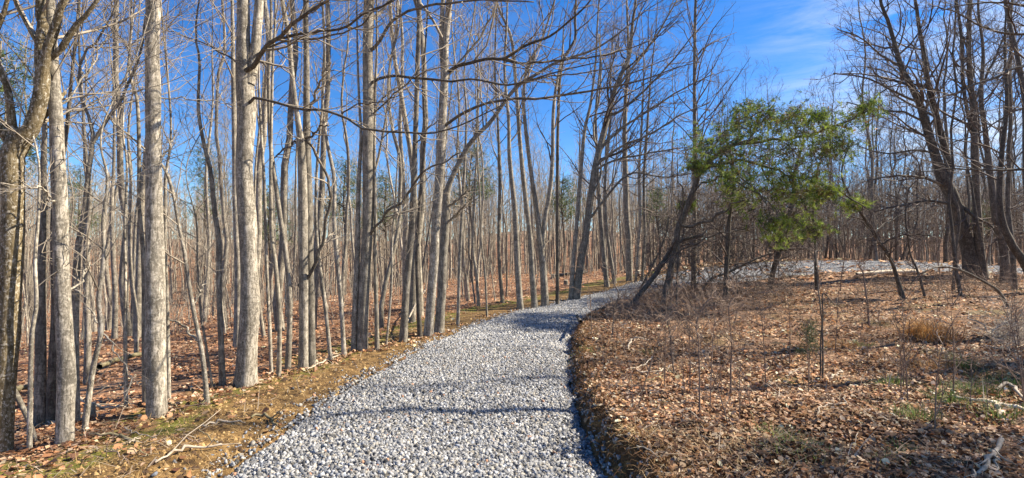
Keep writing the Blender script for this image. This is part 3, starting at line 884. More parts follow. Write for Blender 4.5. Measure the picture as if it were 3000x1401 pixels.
hero('twin_topped_tree', 'biggest scarred pale trunk, splitting into two stems overhead', 'tree',
     [(720, 1125, 56), (722, 1080, 51), (729, 935, 50), (730, 800, 46), (724, 640, 47), (715, 500, 44), (719, 400, 46), (720, 300, 48), (716, 233, 48), (712, 120, 38), (712, 0, 34)],
     M_PALE, M_TWIG, forks=[([(728, 245, 34), (742, 175, 30), (750, 60, 27), (752, 0, 26)], 4)],
     limbs=[([(706, 225, 16), (735, 198, 15), (775, 145, 13), (810, 110, 12), (875, 58, 10), (955, 0, 8), (1030, -60, 6)], -1.2),
            ([(785, 128, 8), (840, 108, 8), (898, 96, 8), (956, 93, 7), (1014, 76, 7), (1072, 41, 6), (1148, 0, 5)], -1.2),
            ([(741, 169, 7), (793, 140, 6), (857, 116, 6), (933, 116, 6), (1002, 96, 5), (1055, 70, 5), (1120, 23, 4), (1180, -20, 4)], -.8),
            ([(708, 338, 13), (729, 308, 10), (752, 291, 9), (805, 300, 8), (857, 311, 8), (933, 326, 8), (997, 335, 8), (1037, 364, 7), (1072, 381, 7), (1212, 387, 6), (1299, 384, 5), (1400, 345, 4), (1480, 310, 3)], -1.0),
            ([(997, 337, 5), (1040, 310, 4), (1110, 300, 3), (1180, 280, 2)], -.4), ([(690, 175, 6), (600, 130, 4), (480, 85, 3)], .4)],
     k=(12, 6, 4), t0=.62, seed=4, limb_mat=M_DARK, knots=10)
hero('bare_tree', 'pale half of a double trunk that carries a thick snaking dark branch', 'tree',
     [(888, 1073, 26), (890, 875, 25), (888, 700, 27), (886, 523, 26), (880, 410, 22), (871, 349, 15), (857, 233, 14), (845, 87, 13), (828, 0, 12)],
     M_GREY, M_TWIG, limbs=[([(878, 838, 10), (910, 799, 10), (933, 747, 10), (944, 700, 9), (968, 582, 9), (956, 512, 8), (933, 454, 8), (892, 407, 8)], -.3),
      ([(893, 405, 7), (920, 395, 6), (938, 372, 5), (960, 368, 4)], -.3), ([(796, 470, 4), (830, 440, 5), (880, 408, 6)], .2)], k=(14, 6, 4), t0=.5, seed=5, limb_mat=M_DARK)
hero('bare_tree', 'darker smooth twin of the double trunk with the snaking branch', 'tree',
     [(914, 1065, 24), (909, 900, 24), (905, 700, 24), (900, 410, 22), (899, 320, 19), (898, 175, 17), (895, 0, 14)], M_GREY, M_TWIG,
     limbs=[([(904, 330, 8), (925, 270, 7), (950, 215, 6), (970, 180, 4)], -.5)], k=(16, 6, 4), t0=.5, seed=6)
hero('bare_tree', 'slim grey trunk curving up beside the double trunk', 'tree', [(843, 1079, 17), (849, 904, 16), (840, 758, 15), (822, 640, 14), (805, 523, 13), (790, 407, 11), (787, 233, 10), (795, 0, 8)], M_GREY, M_TWIG, k=(14, 6, 4), t0=.4, seed=7)
hero('bare_tree', 'thin reddish brown trunk with pale snags next to the biggest trunk', 'tree', [(816, 1096, 13), (819, 950, 13), (808, 787, 13), (796, 700, 12), (793, 523, 10), (796, 349, 9), (800, 150, 7), (805, 0, 6)], M_MID, M_TWIG, k=(14, 6, 4), t0=.4, seed=8, knots=8)
hero('bare_tree', 'thin straight trunk closest behind the biggest trunk', 'tree', [(796, 1090, 10), (787, 904, 10), (781, 758, 9), (775, 560, 9), (765, 400, 8), (758, 230, 6), (768, 60, 4)], M_PALE, M_TWIG, k=(14, 5, 4), t0=.35, seed=9)
hero('bare_tree', 'thin leaning trunk meeting the dirt alone between two clusters', 'tree', [(971, 1050, 11), (950, 875, 11), (933, 758, 11), (925, 640, 10), (930, 480, 8), (945, 300, 7), (950, 120, 5)], M_PALE, M_TWIG, k=(14, 5, 4), t0=.35, seed=10)
hero('bare_tree', 'slim wavy trunk rooted at the dirt edge beside the leaning one', 'tree', [(1009, 1035, 13), (1000, 904, 13), (988, 758, 13), (979, 640, 12), (979, 523, 11), (956, 407, 9), (944, 291, 8), (950, 150, 6), (945, 0, 5)], M_PALE, M_TWIG, k=(14, 6, 4), t0=.4, seed=11)
hero('bare_tree', 'tall thick trunk with a cut knot and long arching side branches', 'tree',
     [(1062, 1020, 26), (1065, 900, 30), (1073, 735, 30), (1078, 640, 31), (1078, 465, 31), (1080, 291, 32), (1078, 145, 29), (1081, 0, 30)], M_GREY, M_TWIG,
     limbs=[([(1084, 151, 11), (1107, 128, 10), (1142, 70, 9), (1183, 38, 8), (1282, 12, 7), (1427, 0, 6), (1560, 6, 4)], -1.0),
            ([(1072, 262, 10), (1101, 233, 9), (1154, 221, 8), (1212, 230, 8), (1317, 236, 7), (1398, 233, 6), (1490, 252, 6), (1560, 232, 5), (1650, 205, 4), (1760, 180, 3)], -1.2),
            ([(1072, 700, 8), (1101, 663, 8), (1136, 622, 8), (1183, 587, 8), (1212, 541, 7), (1258, 494, 6), (1299, 477, 5), (1352, 442, 4)], -.8),
            ([(1085, 340, 6), (1130, 300, 5), (1190, 245, 4), (1235, 200, 3)], -.4), ([(1080, 380, 5), (1120, 290, 5), (1180, 245, 4)], .4)],
     k=(14, 6, 4), t0=.5, seed=12, limb_mat=M_DARK)
hero('bare_tree', 'pale slender trunk fused at its foot with the arching branched tree', 'tree', [(1038, 1020, 17), (1041, 875, 16), (1047, 758, 15), (1049, 640, 14), (1052, 523, 12), (1058, 400, 9), (1050, 250, 7), (1045, 80, 5)], M_PALE, M_TWIG, k=(10, 5, 4), t0=.45, seed=13)
hero('bare_tree', 'straight slim trunk on the dirt edge past the cut knot tree', 'tree', [(1105, 1018, 13), (1102, 875, 12), (1099, 758, 11), (1100, 640, 11), (1096, 465, 9), (1098, 290, 8), (1104, 100, 6)], M_MID, M_TWIG, k=(14, 6, 4), t0=.4, seed=14)
hero('sapling', 'very thin bent sapling between slim and dark leaning trunks', 'sapling', [(1130, 1009, 7), (1146, 846, 7), (1149, 700, 6), (1160, 560, 5), (1166, 430, 4)], M_PALE, M_TWIG, k=(14, 5, 3), t0=.3, seed=15, ext=1, L1=(.8, .8))
hero('bare_tree', 'rough grey trunk leaning towards the track in mid wood', 'tree', [(1181, 1000, 22), (1190, 846, 21), (1201, 729, 19), (1206, 669, 18), (1212, 523, 16), (1218, 349, 15), (1224, 175, 14), (1229, 0, 12)], M_GREY, M_TWIG, k=(16, 6, 4), t0=.4, seed=16,
     limbs=[([(1215, 430, 5), (1250, 380, 4), (1290, 350, 3)], -.3)])
hero('bare_tree', 'blackish crooked trunk squeezed beside the pale leaning pair', 'tree', [(1231, 988, 14), (1224, 846, 13), (1222, 729, 12), (1232, 560, 10), (1245, 400, 8), (1240, 240, 6), (1250, 80, 5)], M_DARK, M_TWIGD, k=(14, 6, 4), t0=.4, seed=17)
hero('twin_topped_tree', 'smooth pale leaning trunk with two tops and long sweeping branches', 'tree',
     [(1254, 983, 26), (1265, 846, 26), (1274, 729, 25), (1276, 669, 25), (1288, 523, 25), (1296, 349, 24), (1302, 233, 24), (1305, 116, 20), (1317, 0, 18)], M_PALE, M_TWIG, forks=[([(1300, 210, 16), (1293, 116, 14), (1299, 0, 13)], 4)],
     limbs=[([(1299, 372, 10), (1340, 343, 9), (1369, 323, 9), (1421, 303, 8), (1500, 291, 8), (1575, 288, 7), (1691, 273, 7), (1749, 262, 6), (1819, 250, 6), (1906, 227, 4), (1982, 198, 3), (2050, 180, 2)], -1.5),
            ([(1314, 208, 11), (1352, 189, 10), (1427, 175, 9), (1480, 170, 9), (1545, 130, 8), (1615, 105, 7), (1673, 58, 6), (1725, 10, 5), (1760, -50, 4)], -1.5),
            ([(1455, 171, 8), (1545, 186, 7), (1650, 175, 6), (1807, 154, 4), (1900, 120, 3)], -.8), ([(1310, 235, 7), (1345, 180, 6), (1400, 120, 6), (1450, 30, 5)], .6)],
     k=(14, 6, 4), t0=.5, seed=18, limb_mat=M_DARK)
hero('bare_tree', 'dark trunk behind the pale pair throwing a thick branch up and outward', 'tree',
     [(1286, 974, 28), (1294, 846, 25), (1300, 729, 24), (1305, 669, 22), (1308, 580, 22), (1318, 535, 17), (1357, 454, 14), (1392, 401, 13), (1433, 361, 12), (1470, 310, 11), (1516, 250, 10), (1575, 215, 9), (1633, 180, 8), (1750, 140, 6), (1860, 60, 4)], M_GREY, M_TWIG,
     limbs=[([(1306, 610, 8), (1335, 590, 7), (1372, 555, 4)], -.3), ([(1304, 660, 8), (1340, 625, 6), (1375, 590, 4)], -.5), ([(1392, 401, 6), (1394, 380, 5)], .1), ([(1516, 250, 6), (1600, 225, 5), (1700, 215, 4), (1830, 190, 3)], -.6)],
     k=(18, 6, 4), t0=.45, seed=19, ext=1)
hero('sapling', 'slender pale pole with a knee bend nearest the track at mid picture', 'sapling', [(1341, 955, 11), (1344, 850, 10), (1348, 730, 10), (1355, 600, 9), (1362, 470, 8), (1366, 330, 6), (1360, 200, 5), (1385, 60, 4)], M_PALE, M_TWIG, k=(14, 5, 4), t0=.35, seed=20)
for i_, (pp, lab) in enumerate([
    ([(1372, 880, 13), (1366, 820, 12), (1358, 750, 11), (1352, 600, 9), (1340, 450, 7), (1345, 300, 6)], 'slim trunk set back behind the slender pale pole'),
    ([(1403, 900, 9), (1395, 800, 9), (1385, 720, 8), (1390, 560, 7), (1400, 400, 6)], 'thin slanting trunk beyond the slender pale pole'),
    ([(1427, 928, 6), (1421, 800, 6), (1410, 700, 5), (1405, 560, 5), (1398, 430, 4)], 'wand thin sapling at the track edge, mid picture'),
    ([(1473, 889, 11), (1464, 787, 10), (1461, 700, 10), (1464, 523, 9), (1458, 350, 7), (1450, 200, 5)], 'slim trunk standing first before the row of dark trunks')]):
    hero('bare_tree', lab, 'tree', pp, M_MID, M_TWIG, k=(16, 6, 4), t0=.35, seed=30 + i_, twr=.0065)
hero('bare_tree', 'first of the dark trunks rooted at the outside of the bend', 'tree', [(1525, 907, 20), (1516, 787, 17), (1513, 700, 16), (1508, 611, 15), (1493, 465, 12), (1490, 349, 10), (1478, 200, 8), (1485, 60, 6)], M_GREY, M_TWIGD, k=(18, 6, 4), t0=.35, seed=40, twr=.0065)
hero('bare_tree', 'second dark trunk at the bend, zigzagging near its top', 'tree', [(1568, 907, 19), (1560, 816, 17), (1553, 700, 15), (1540, 582, 14), (1525, 436, 12), (1516, 308, 11), (1510, 233, 10), (1499, 116, 9), (1464, 29, 7), (1450, -20, 6)], M_GREY, M_TWIGD, k=(18, 6, 4), t0=.4, seed=41, twr=.0065,
     limbs=[([(1514, 250, 6), (1560, 180, 5), (1590, 90, 4), (1580, 0, 3)], .3)])
hero('forked_tree', 'third trunk at the bend, forking low into two dark stems', 'tree', [(1598, 902, 22), (1592, 800, 20), (1586, 740, 20), (1577, 660, 15), (1569, 600, 14), (1554, 494, 12), (1540, 378, 11), (1534, 291, 10), (1545, 192, 8), (1590, 110, 6)], M_GREY, M_TWIGD,
     forks=[([(1589, 730, 14), (1597, 640, 13), (1612, 560, 12), (1620, 450, 11), (1622, 330, 10), (1632, 240, 8), (1650, 150, 6)], 2)], k=(18, 6, 4), t0=.4, seed=42, twr=.0065)
hero('bare_tree', 'thin black trunk right on the gravel edge before the leaning pair', 'tree', [(1633, 898, 10), (1633, 758, 10), (1633, 640, 10), (1634, 407, 9), (1640, 233, 9), (1656, 163, 9), (1685, 116, 8), (1686, 29, 7)], M_DARK, M_TWIGD, k=(16, 6, 4), t0=.4, seed=43, twr=.0065)
hero('bare_tree', 'slimmer of the leaning pair by the gravel at the bend', 'tree', [(1671, 882, 14), (1680, 758, 13), (1686, 700, 12), (1691, 640, 12), (1702, 494, 11), (1714, 378, 10), (1731, 302, 8), (1745, 180, 6), (1750, 60, 5)], M_GREY, M_TWIGD, k=(16, 6, 4), t0=.4, seed=44, twr=.0065, bias=(.35, 0, 0))
hero('bare_tree', 'large tree leaning over the bend with branches fanning across the sky', 'tree',
     [(1686, 882, 22), (1703, 758, 21), (1715, 700, 20), (1726, 611, 20), (1743, 494, 19), (1761, 419, 18), (1778, 349, 16), (1801, 262, 14), (1819, 221, 13), (1842, 163, 11), (1854, 58, 9), (1862, 0, 8)], M_GREY, M_TWIGD,
     limbs=[([(1765, 430, 8), (1830, 370, 7), (1920, 310, 6), (2010, 255, 4), (2090, 215, 3)], -1.), ([(1750, 480, 8), (1820, 430, 7), (1900, 395, 6), (1990, 340, 4), (2080, 300, 3)], -1.5), ([(1745, 500, 7), (1800, 470, 6), (1900, 450, 5), (2020, 430, 3)], -1.),
            ([(1800, 265, 9), (1860, 190, 7), (1920, 110, 6), (1985, 0, 4)], -.6), ([(1780, 345, 8), (1850, 300, 7), (1950, 200, 5), (2040, 90, 3)], -.8), ([(1728, 640, 8), (1790, 560, 7), (1850, 508, 6), (1950, 520, 4), (2030, 505, 3)], -1.),
            ([(1720, 600, 7), (1760, 500, 6), (1740, 380, 6), (1760, 250, 5), (1755, 100, 4)], .8)],
     k=(22, 8, 5), t0=.3, seed=45, twr=.0065, bias=(.8, -.1, .1), ang=(42, 10), L1=(2.2, 2.4))
for i_, (pp, lab) in enumerate([
    ([(1779, 840, 15), (1767, 729, 14), (1757, 600, 12), (1750, 480, 9), (1745, 330, 7)], 'grey trunk on the leafy mound just outside the bend'),
    ([(1802, 831, 11), (1785, 729, 10), (1772, 620, 9), (1775, 480, 7), (1790, 330, 6)], 'thinner trunk paired with the grey one on the mound'),
    ([(1710, 770, 7), (1706, 700, 7), (1700, 600, 6), (1698, 450, 5)], 'fine pole just behind the large leaning tree'),
    ([(1844, 822, 19), (1842, 700, 17), (1836, 640, 17), (1833, 523, 16), (1830, 407, 13), (1833, 291, 11), (1840, 150, 8), (1835, 0, 6)], 'stout straight dark trunk at the far end of the leafy mound'),
    ([(1862, 826, 7), (1868, 740, 7), (1875, 640, 8), (1872, 500, 7), (1880, 350, 6)], 'cream streaked stem beside the stout dark trunk'),
    ([(1881, 825, 9), (1886, 740, 9), (1889, 686, 9), (1886, 523, 8), (1895, 380, 7), (1905, 230, 5)], 'slim dark stem near where the gravel vanishes')]):
    hero('bare_tree', lab, 'tree', pp, M_GREY if i_ != 4 else M_PALE, M_TWIGD, k=(18, 7, 4), t0=.3, seed=50 + i_, twr=.008, bias=(.25, 0, .1))
hero('bare_tree', 'tall slim lone tree rising behind the leaning pine into open sky', 'tree', [(2032, 862, 16), (2033, 700, 14), (2034, 494, 12), (2036, 400, 11), (2034, 291, 10), (2034, 170, 9), (2036, 0, 7)], M_GREY, M_TWIGD,
     k=(40, 6, 3), t0=.28, seed=60, twr=.006, ang=(38, 8), L1=(2.2, 2.0), up=.9, depth=19.5)

# ------------------------------------------------------------------ traced trees on the wood side, further left
for i_, (nm, pp, lab, mt) in enumerate([
    ('sapling', [(87, 1329, 13), (87, 1224, 12), (93, 991, 11), (108, 892, 10), (105, 758, 9), (112, 600, 7), (100, 420, 5)], 'cream coloured sapling between the lichen tree and knobbly trunk', M_PALE),
    ('sapling', [(245, 1271, 15), (256, 1195, 15), (275, 1070, 14), (297, 974, 13), (288, 875, 12), (303, 758, 11), (300, 650, 9), (312, 520, 7), (300, 380, 5)], 'crooked cream sapling kinked at knee height past the knobbly trunk', M_PALE),
    ('bare_tree', [(119, 1242, 30), (119, 1050, 27), (119, 817, 25), (124, 700, 22), (128, 582, 17), (125, 494, 15), (130, 350, 12), (122, 200, 9)], 'smooth bluish grey trunk behind the cream sapling', M_GREY),
    ('bare_tree', [(150, 1240, 24), (152, 1100, 21), (160, 900, 18), (158, 760, 16), (160, 600, 13), (190, 420, 10)], 'dark flared trunk half hidden by the knobbly pale one', M_DARK),
    ('bare_tree', [(224, 1242, 21), (221, 991, 18), (224, 817, 18), (232, 700, 15), (245, 640, 14), (262, 480, 12), (272, 410, 11), (262, 350, 8), (240, 300, 8), (228, 230, 7), (245, 150, 6), (320, 50, 5)], 'grey tree spreading into a wide V against the blue', M_GREY),
    ('sapling', [(609, 1184, 15), (594, 1050, 13), (571, 933, 12), (554, 846, 11), (536, 729, 10), (524, 669, 9), (506, 553, 9), (477, 483, 8), (430, 442, 6), (372, 390, 5), (325, 350, 4)], 'pale stem leaning far over behind the straight rough trunk', M_PALE),
    ('bare_tree', [(653, 1131, 18), (647, 991, 16), (641, 846, 15), (640, 700, 15), (631, 640, 14), (617, 494, 12), (600, 430, 10), (582, 320, 9), (585, 180, 7), (575, 60, 5)], 'slim grey tree a step before the biggest trunk', M_GREY),
    ('bare_tree', [(495, 1178, 12), (492, 991, 11), (489, 846, 10), (484, 700, 10), (486, 520, 8), (500, 350, 6)], 'narrow trunk close behind the straight rough trunk', M_PALE),
    ('bare_tree', [(428, 1195, 18), (425, 1050, 16), (422, 800, 13), (415, 680, 12), (407, 582, 11), (407, 450, 10), (401, 291, 9), (378, 204, 7), (385, 0, 5)], 'trunk peeking out before the straight rough trunk', M_MID),
    ('bare_tree', [(370, 1201, 11), (367, 991, 10), (367, 817, 9), (366, 650, 8), (372, 480, 6), (360, 330, 5)], 'thin pale pole standing free on the russet slope', M_PALE),
    ('sapling', [(626, 1137, 7), (600, 991, 7), (589, 933, 6), (580, 800, 5), (575, 650, 4)], 'wispy brown sapling slanting beside the slim grey tree', M_MID),
    ('bare_tree', [(399, 1038, 12), (399, 933, 12), (385, 820, 11), (380, 700, 10), (384, 540, 8), (375, 380, 6)], 'curving trunk down the slope behind the free standing pole', M_MID),
    ('bare_tree', [(335, 1003, 16), (338, 875, 14), (332, 758, 13), (325, 600, 10), (330, 450, 8)], 'grey trunk far down the slope left of the curving one', M_GREY),
    ('bare_tree', [(696, 1010, 22), (697, 817, 18), (693, 700, 16), (686, 523, 14), (683, 291, 13), (681, 100, 11), (680, 0, 9)], 'dark trunk directly behind the biggest trunk', M_GREY),
    ('bare_tree', [(256, 1110, 18), (256, 950, 16), (250, 800, 14), (253, 700, 13), (262, 560, 10), (250, 420, 8)], 'pale trunk rising behind the crooked cream sapling', M_PALE),
    ('bare_tree', [(775, 985, 12), (760, 900, 10), (752, 800, 9), (745, 650, 8), (752, 480, 6)], 'thin trunk between biggest trunk and the red brown one', M_MID),
    ('fallen_snag', [(30, 1130, 20), (60, 1180, 18), (95, 1260, 14), (110, 1325, 8)], 'grey dead limb slanting down behind the lichen tree foot', M_GREY),
    ('bare_tree', [(92, 960, 22), (92, 860, 20), (78, 790, 17), (66, 730, 15), (62, 640, 12), (55, 560, 9)], 'reddish scaly trunk leaning behind the lichen tree', M_DARK),
]):
    dp = None
    if nm == 'fallen_snag':
        g_, d_ = ground_at(110, 1300)
        c_ = px_curve([(-10, 1080, 16), (30, 1130, 15), (60, 1180, 14), (95, 1260, 11), (112, 1318, 8)], d_)
        c_ = cat_rom(c_, 14); b0 = c_[-1, :3].copy()
        tb = Tubes(); tb.add(c_[:, :3] - b0, c_[:, 3], 8)
        tag(link('dead_limb', tb.mesh('dead_limb'), mt, loc=b0), lab, 'fallen branch')
        continue
    extra = {}
    if 'wide V' in lab:
        extra = dict(forks=[([(272, 420, 9), (310, 340, 9), (340, 290, 8), (355, 240, 7), (385, 130, 6), (390, 0, 5)], 2)])
    if 'kinked' in lab:
        extra = dict(limbs=[([(297, 974, 5), (265, 900, 4), (235, 860, 3), (205, 850, 2)], .2), ([(300, 975, 4), (330, 1010, 4), (372, 1075, 3), (380, 1110, 3), (365, 1180, 2)], -.2)])
    if 'leaning far over' in lab:
        extra = dict(limbs=[([(580, 1000, 7), (545, 962, 6), (500, 935, 5), (478, 905, 4)], .2), ([(566, 900, 5), (590, 850, 4), (600, 830, 3)], .2)])
    hero(nm, lab, 'sapling' if nm == 'sapling' else 'tree', pp, mt, M_TWIG, k=(15, 6, 4) if nm != 'sapling' else (16, 5, 3), t0=.4 if nm != 'sapling' else .3, seed=70 + i_, twr=.0055, L1=(1.4, 1.4) if nm != 'sapling' else (.7, .8), ext=4 if nm != 'sapling' else 1.5, **extra)

# ------------------------------------------------------------------ traced trees across the clearing
hero('forked_tree', 'big dark tree forking into two leaning stems past the clearing', 'tree',
     [(2850, 806, 46), (2838, 729, 36), (2817, 669, 35), (2788, 570, 34), (2762, 522, 30), (2741, 454, 24), (2712, 361, 21), (2689, 297, 19), (2660, 244, 16), (2636, 192, 14), (2625, 134, 12), (2607, 58, 10), (2584, 0, 8)], M_DARK, M_TWIGD,
     forks=[([(2775, 540, 22), (2782, 510, 20), (2776, 465, 19), (2758, 396, 17), (2741, 326, 15), (2718, 233, 13), (2706, 145, 11), (2695, 87, 10), (2683, 0, 8)], 4)],
     limbs=[([(2770, 545, 9), (2700, 520, 7), (2620, 515, 6), (2540, 530, 4)], -1.5), ([(2800, 600, 9), (2720, 590, 7), (2650, 600, 6), (2560, 620, 4)], -1.), ([(2690, 300, 8), (2620, 270, 6), (2540, 230, 5), (2440, 215, 3)], -1.), ([(2712, 361, 7), (2650, 330, 6), (2590, 325, 5), (2480, 300, 3)], -.5),
            ([(2815, 600, 10), (2860, 640, 9), (2900, 660, 7), (2960, 730, 5)], -1.5), ([(2640, 200, 6), (2580, 160, 5), (2520, 110, 4), (2450, 85, 3)], -.5), ([(2740, 450, 7), (2680, 440, 6), (2600, 450, 4), (2520, 430, 3)], -1.)],
     k=(34, 9, 5), t0=.35, seed=101, twr=.007, bias=(-.8, 0, .15), L1=(2.8, 3.2), knots=3)
hero('bare_tree', 'upright dark trunk sharing a foot with the forking tree', 'tree',
     [(2878, 812, 30), (2870, 729, 23), (2866, 669, 22), (2858, 524, 19), (2852, 407, 18), (2852, 291, 15), (2843, 175, 13), (2840, 58, 11), (2843, 0, 10)], M_DARK, M_TWIGD,
     forks=[([(2853, 410, 9), (2823, 262, 9), (2817, 116, 8), (2802, 0, 6)], 3)], limbs=[([(2852, 300, 7), (2900, 200, 6), (2950, 90, 4)], -.5)], k=(24, 7, 4), t0=.35, seed=102, twr=.007)
hero('bare_tree', 'leaning brown trunk nearest the picture edge beyond the clearing', 'tree',
     [(2946, 828, 24), (2940, 729, 20), (2916, 640, 18), (2904, 523, 16), (2889, 378, 13), (2875, 291, 11), (2880, 150, 8), (2865, 20, 6)], M_DARK, M_TWIGD, k=(24, 7, 4), t0=.3, seed=103, twr=.007)
hero('bare_tree', 'short thick trunk bending out of the picture edge', 'tree', [(3040, 850, 24), (3000, 770, 21), (2957, 700, 18), (2930, 600, 15), (2935, 450, 12), (2950, 300, 9)], M_DARK, M_TWIGD, k=(22, 7, 4), t0=.35, seed=104, twr=.007)
hero('bare_tree', 'small crooked tree slanting in front of the far gravel', 'tree', [(2649, 877, 14), (2620, 787, 10), (2608, 758, 10), (2579, 717, 9), (2564, 686, 9), (2514, 611, 8), (2490, 570, 6), (2470, 520, 5), (2478, 450, 4)], M_DARK, M_TWIGD,
     limbs=[([(2626, 800, 6), (2600, 740, 5), (2560, 690, 4), (2530, 650, 3)], -.5), ([(2580, 717, 5), (2640, 690, 4), (2720, 690, 3)], -.6), ([(2560, 680, 5), (2620, 640, 4), (2700, 600, 3)], .6)], k=(20, 6, 4), t0=.3, seed=105, ext=.5, L1=(1.0, 1.2), twr=.005)
hero('sapling', 'bent bare sapling arching over the leaves near the picture edge', 'sapling', [(2958, 900, 9), (2928, 857, 8), (2888, 828, 7), (2818, 793, 6), (2759, 782, 5), (2695, 799, 4), (2665, 830, 3)], M_DARK, M_TWIGD, k=(8, 4, 3), t0=.5, seed=106, ext=0, L1=(.4, .5), twr=.004)
hero('sapling', 'straight black sapling in front of the brightest far gravel', 'sapling', [(2392, 853, 10), (2389, 758, 8), (2388, 700, 8), (2384, 600, 7), (2392, 500, 5)], M_DARK, M_TWIGD, k=(16, 5, 4), t0=.2, seed=107, ext=1, L1=(.7, .7))
hero('sapling', 'thin slanting sapling past the small crooked tree', 'sapling', [(2712, 878, 7), (2690, 800, 6), (2668, 740, 5), (2650, 650, 4), (2660, 560, 3)], M_DARK, M_TWIGD, k=(14, 5, 3), t0=.2, seed=108, ext=.5, L1=(.5, .6))
hero('sapling', 'low brushy sapling between crooked tree and orange grass', 'sapling', [(2545, 975, 8), (2545, 930, 6), (2535, 860, 5), (2528, 800, 4)], M_TWIGB, M_TWIGB, k=(22, 5, 3), t0=.1, seed=109, ext=.2, L1=(.3, .4), twr=.0035)
hero('sapling', 'pair of thin black stems, the straight one', 'sapling', [(2410, 1110, 5), (2409, 1000, 4.5), (2406, 930, 4), (2395, 830, 3.5), (2390, 740, 3)], M_DARK, M_TWIGD, k=(10, 3, 2), t0=.4, seed=110, ext=.1, L1=(.2, .2), twr=.0028)
hero('sapling', 'pair of thin black stems, the shorter slightly curved one', 'sapling', [(2403, 1100, 5), (2404, 1000, 4), (2411, 920, 4), (2414, 860, 3)], M_DARK, M_TWIGD, k=(8, 3, 2), t0=.4, seed=111, ext=.1, L1=(.15, .2), twr=.0028)
hero('sapling', 'bushy topped sapling at the middle of the leafy bank', 'sapling', [(2050, 1220, 6), (2049, 1130, 5), (2048, 1060, 5), (2047, 1000, 4), (2042, 940, 3)], M_TWIGB, M_TWIGB, k=(24, 5, 4), t0=.45, seed=112, ext=.1, L1=(.18, .22), twr=.0026)
hero('sapling', 'greenish twiggy sapling uphill of the bushy topped one', 'sapling', [(2140, 1148, 7), (2141, 1080, 6), (2145, 1020, 5), (2140, 960, 4), (2136, 900, 3)], M_TWIGB, M_TWIGB, k=(22, 5, 4), t0=.35, seed=113, ext=.1, L1=(.22, .28), twr=.0028)
hero('sapling', 'cluster stemmed sapling nearest the gravel bank', 'sapling', [(1978, 1090, 5), (1968, 1040, 4), (1965, 990, 4), (1955, 940, 3), (1950, 880, 3)], M_TWIGD, M_TWIGD, k=(20, 5, 4), t0=.15, seed=114, ext=.1, L1=(.25, .3), twr=.0028)
hero('sapling', 'small twig bush on the tip of the bank by the bend', 'sapling', [(1793, 985, 5), (1797, 940, 4), (1800, 900, 4), (1812, 860, 3)], M_TWIGD, M_TWIGD, k=(14, 4, 3), t0=.1, seed=115, ext=.1, L1=(.3, .4), twr=.004)
# a tree beyond the picture edge whose boughs reach in across the sky
hero('overhanging_tree', 'dark boughs reaching in from the picture edge high over the clearing', 'tree',
     [(3190, 1010, 40), (3180, 800, 36), (3170, 500, 32), (3165, 300, 28), (3160, 100, 22), (3150, -100, 18)], M_DARK, M_TWIGD,
     limbs=[([(3165, 150, 14), (3060, 180, 10), (3000, 192, 9), (2927, 221, 7), (2857, 250, 6), (2782, 279, 5), (2724, 291, 3)], -.3), ([(3160, 90, 12), (3050, 95, 9), (2960, 100, 7), (2880, 78, 5), (2800, 35, 4), (2740, 20, 3)], .3),
            ([(3170, 480, 12), (3060, 492, 9), (2990, 494, 8), (2898, 500, 6), (2788, 495, 4), (2700, 505, 3)], .2), ([(3165, 230, 11), (3050, 300, 7), (2960, 330, 5), (2860, 395, 4), (2780, 420, 3)], .5), ([(3155, 0, 10), (3050, 20, 8), (2900, 5, 5), (2760, 30, 3)], -.4)],
     depth=9.0, k=(14, 6, 4), t0=.4, seed=116, twr=.004, ext=4, L1=(1.6, 1.6))

# ------------------------------------------------------------------ the leaning pine with vines
pr = np.random.default_rng(77)
def needle_tufts(centres, spread, per, nneed, nlen, rng, pal, base, width=.0032):
    """centres (n,3); returns a mesh of needle tufts scattered round them"""
    c = np.repeat(centres, per, 0) + rng.normal(0, 1, (len(centres) * per, 3)) * np.repeat(spread, per)[:, None] * np.array([1, 1, .62])
    n = len(c)
    ax = unit(rng.normal(0, 1, (n, 3)) + np.array([0, 0, .5]))
    u, v = perp(ax)
    tone = np.array(pal)[rng.integers(0, len(pal), n)] * np.exp(rng.normal(0, .22, (n, 1)))
    C = np.repeat(c, nneed, 0); A = np.repeat(ax, nneed, 0); U = np.repeat(u, nneed, 0); W = np.repeat(v, nneed, 0)
    m_ = len(C)
    ph = rng.random(m_) * 2 * pi; th = np.radians(rng.uniform(20, 75, m_))[:, None]
    d = np.cos(th) * A + np.sin(th) * (np.cos(ph)[:, None] * U + np.sin(ph)[:, None] * W)
    st_ = C - A * (rng.random((m_, 1)) * nlen * .9)
    sd = unit(np.cross(d, rng.normal(0, 1, (m_, 3)))) * width
    V = np.stack([st_ - sd, st_ + sd, st_ + d * nlen * rng.uniform(.7, 1.15, (m_, 1))], 1).reshape(-1, 3) - base
    F = np.arange(m_ * 3).reshape(-1, 3)
    return mesh_from('needles', V, None, F, smooth=False, col=np.repeat(np.repeat(tone, nneed, 0), 3, 0)), c - base
PGREEN = [(.20, .28, .04), (.28, .36, .055), (.13, .19, .03), (.37, .43, .09), (.06, .10, .025), (.18, .14, .05)]
pg, pd = ground_at(1942, 900)
pbase = np.array([pg[0], pg[1], height(pg[0], pg[1])])
root = tag(link('pine_tree', None, loc=pbase), 'bright green pine leaning and drooping over the bend, hung with vines', 'pine tree')
trunk = px_curve([(1942, 902, 22), (1950, 860, 20), (1959, 816, 19), (1975, 740, 18), (1987, 669, 18), (2005, 628, 18), (2034, 553, 17), (2050, 505, 16), (2086, 465, 14), (2150, 425, 11), (2230, 405, 9)], pd)
tr = cat_rom(trunk, 34)
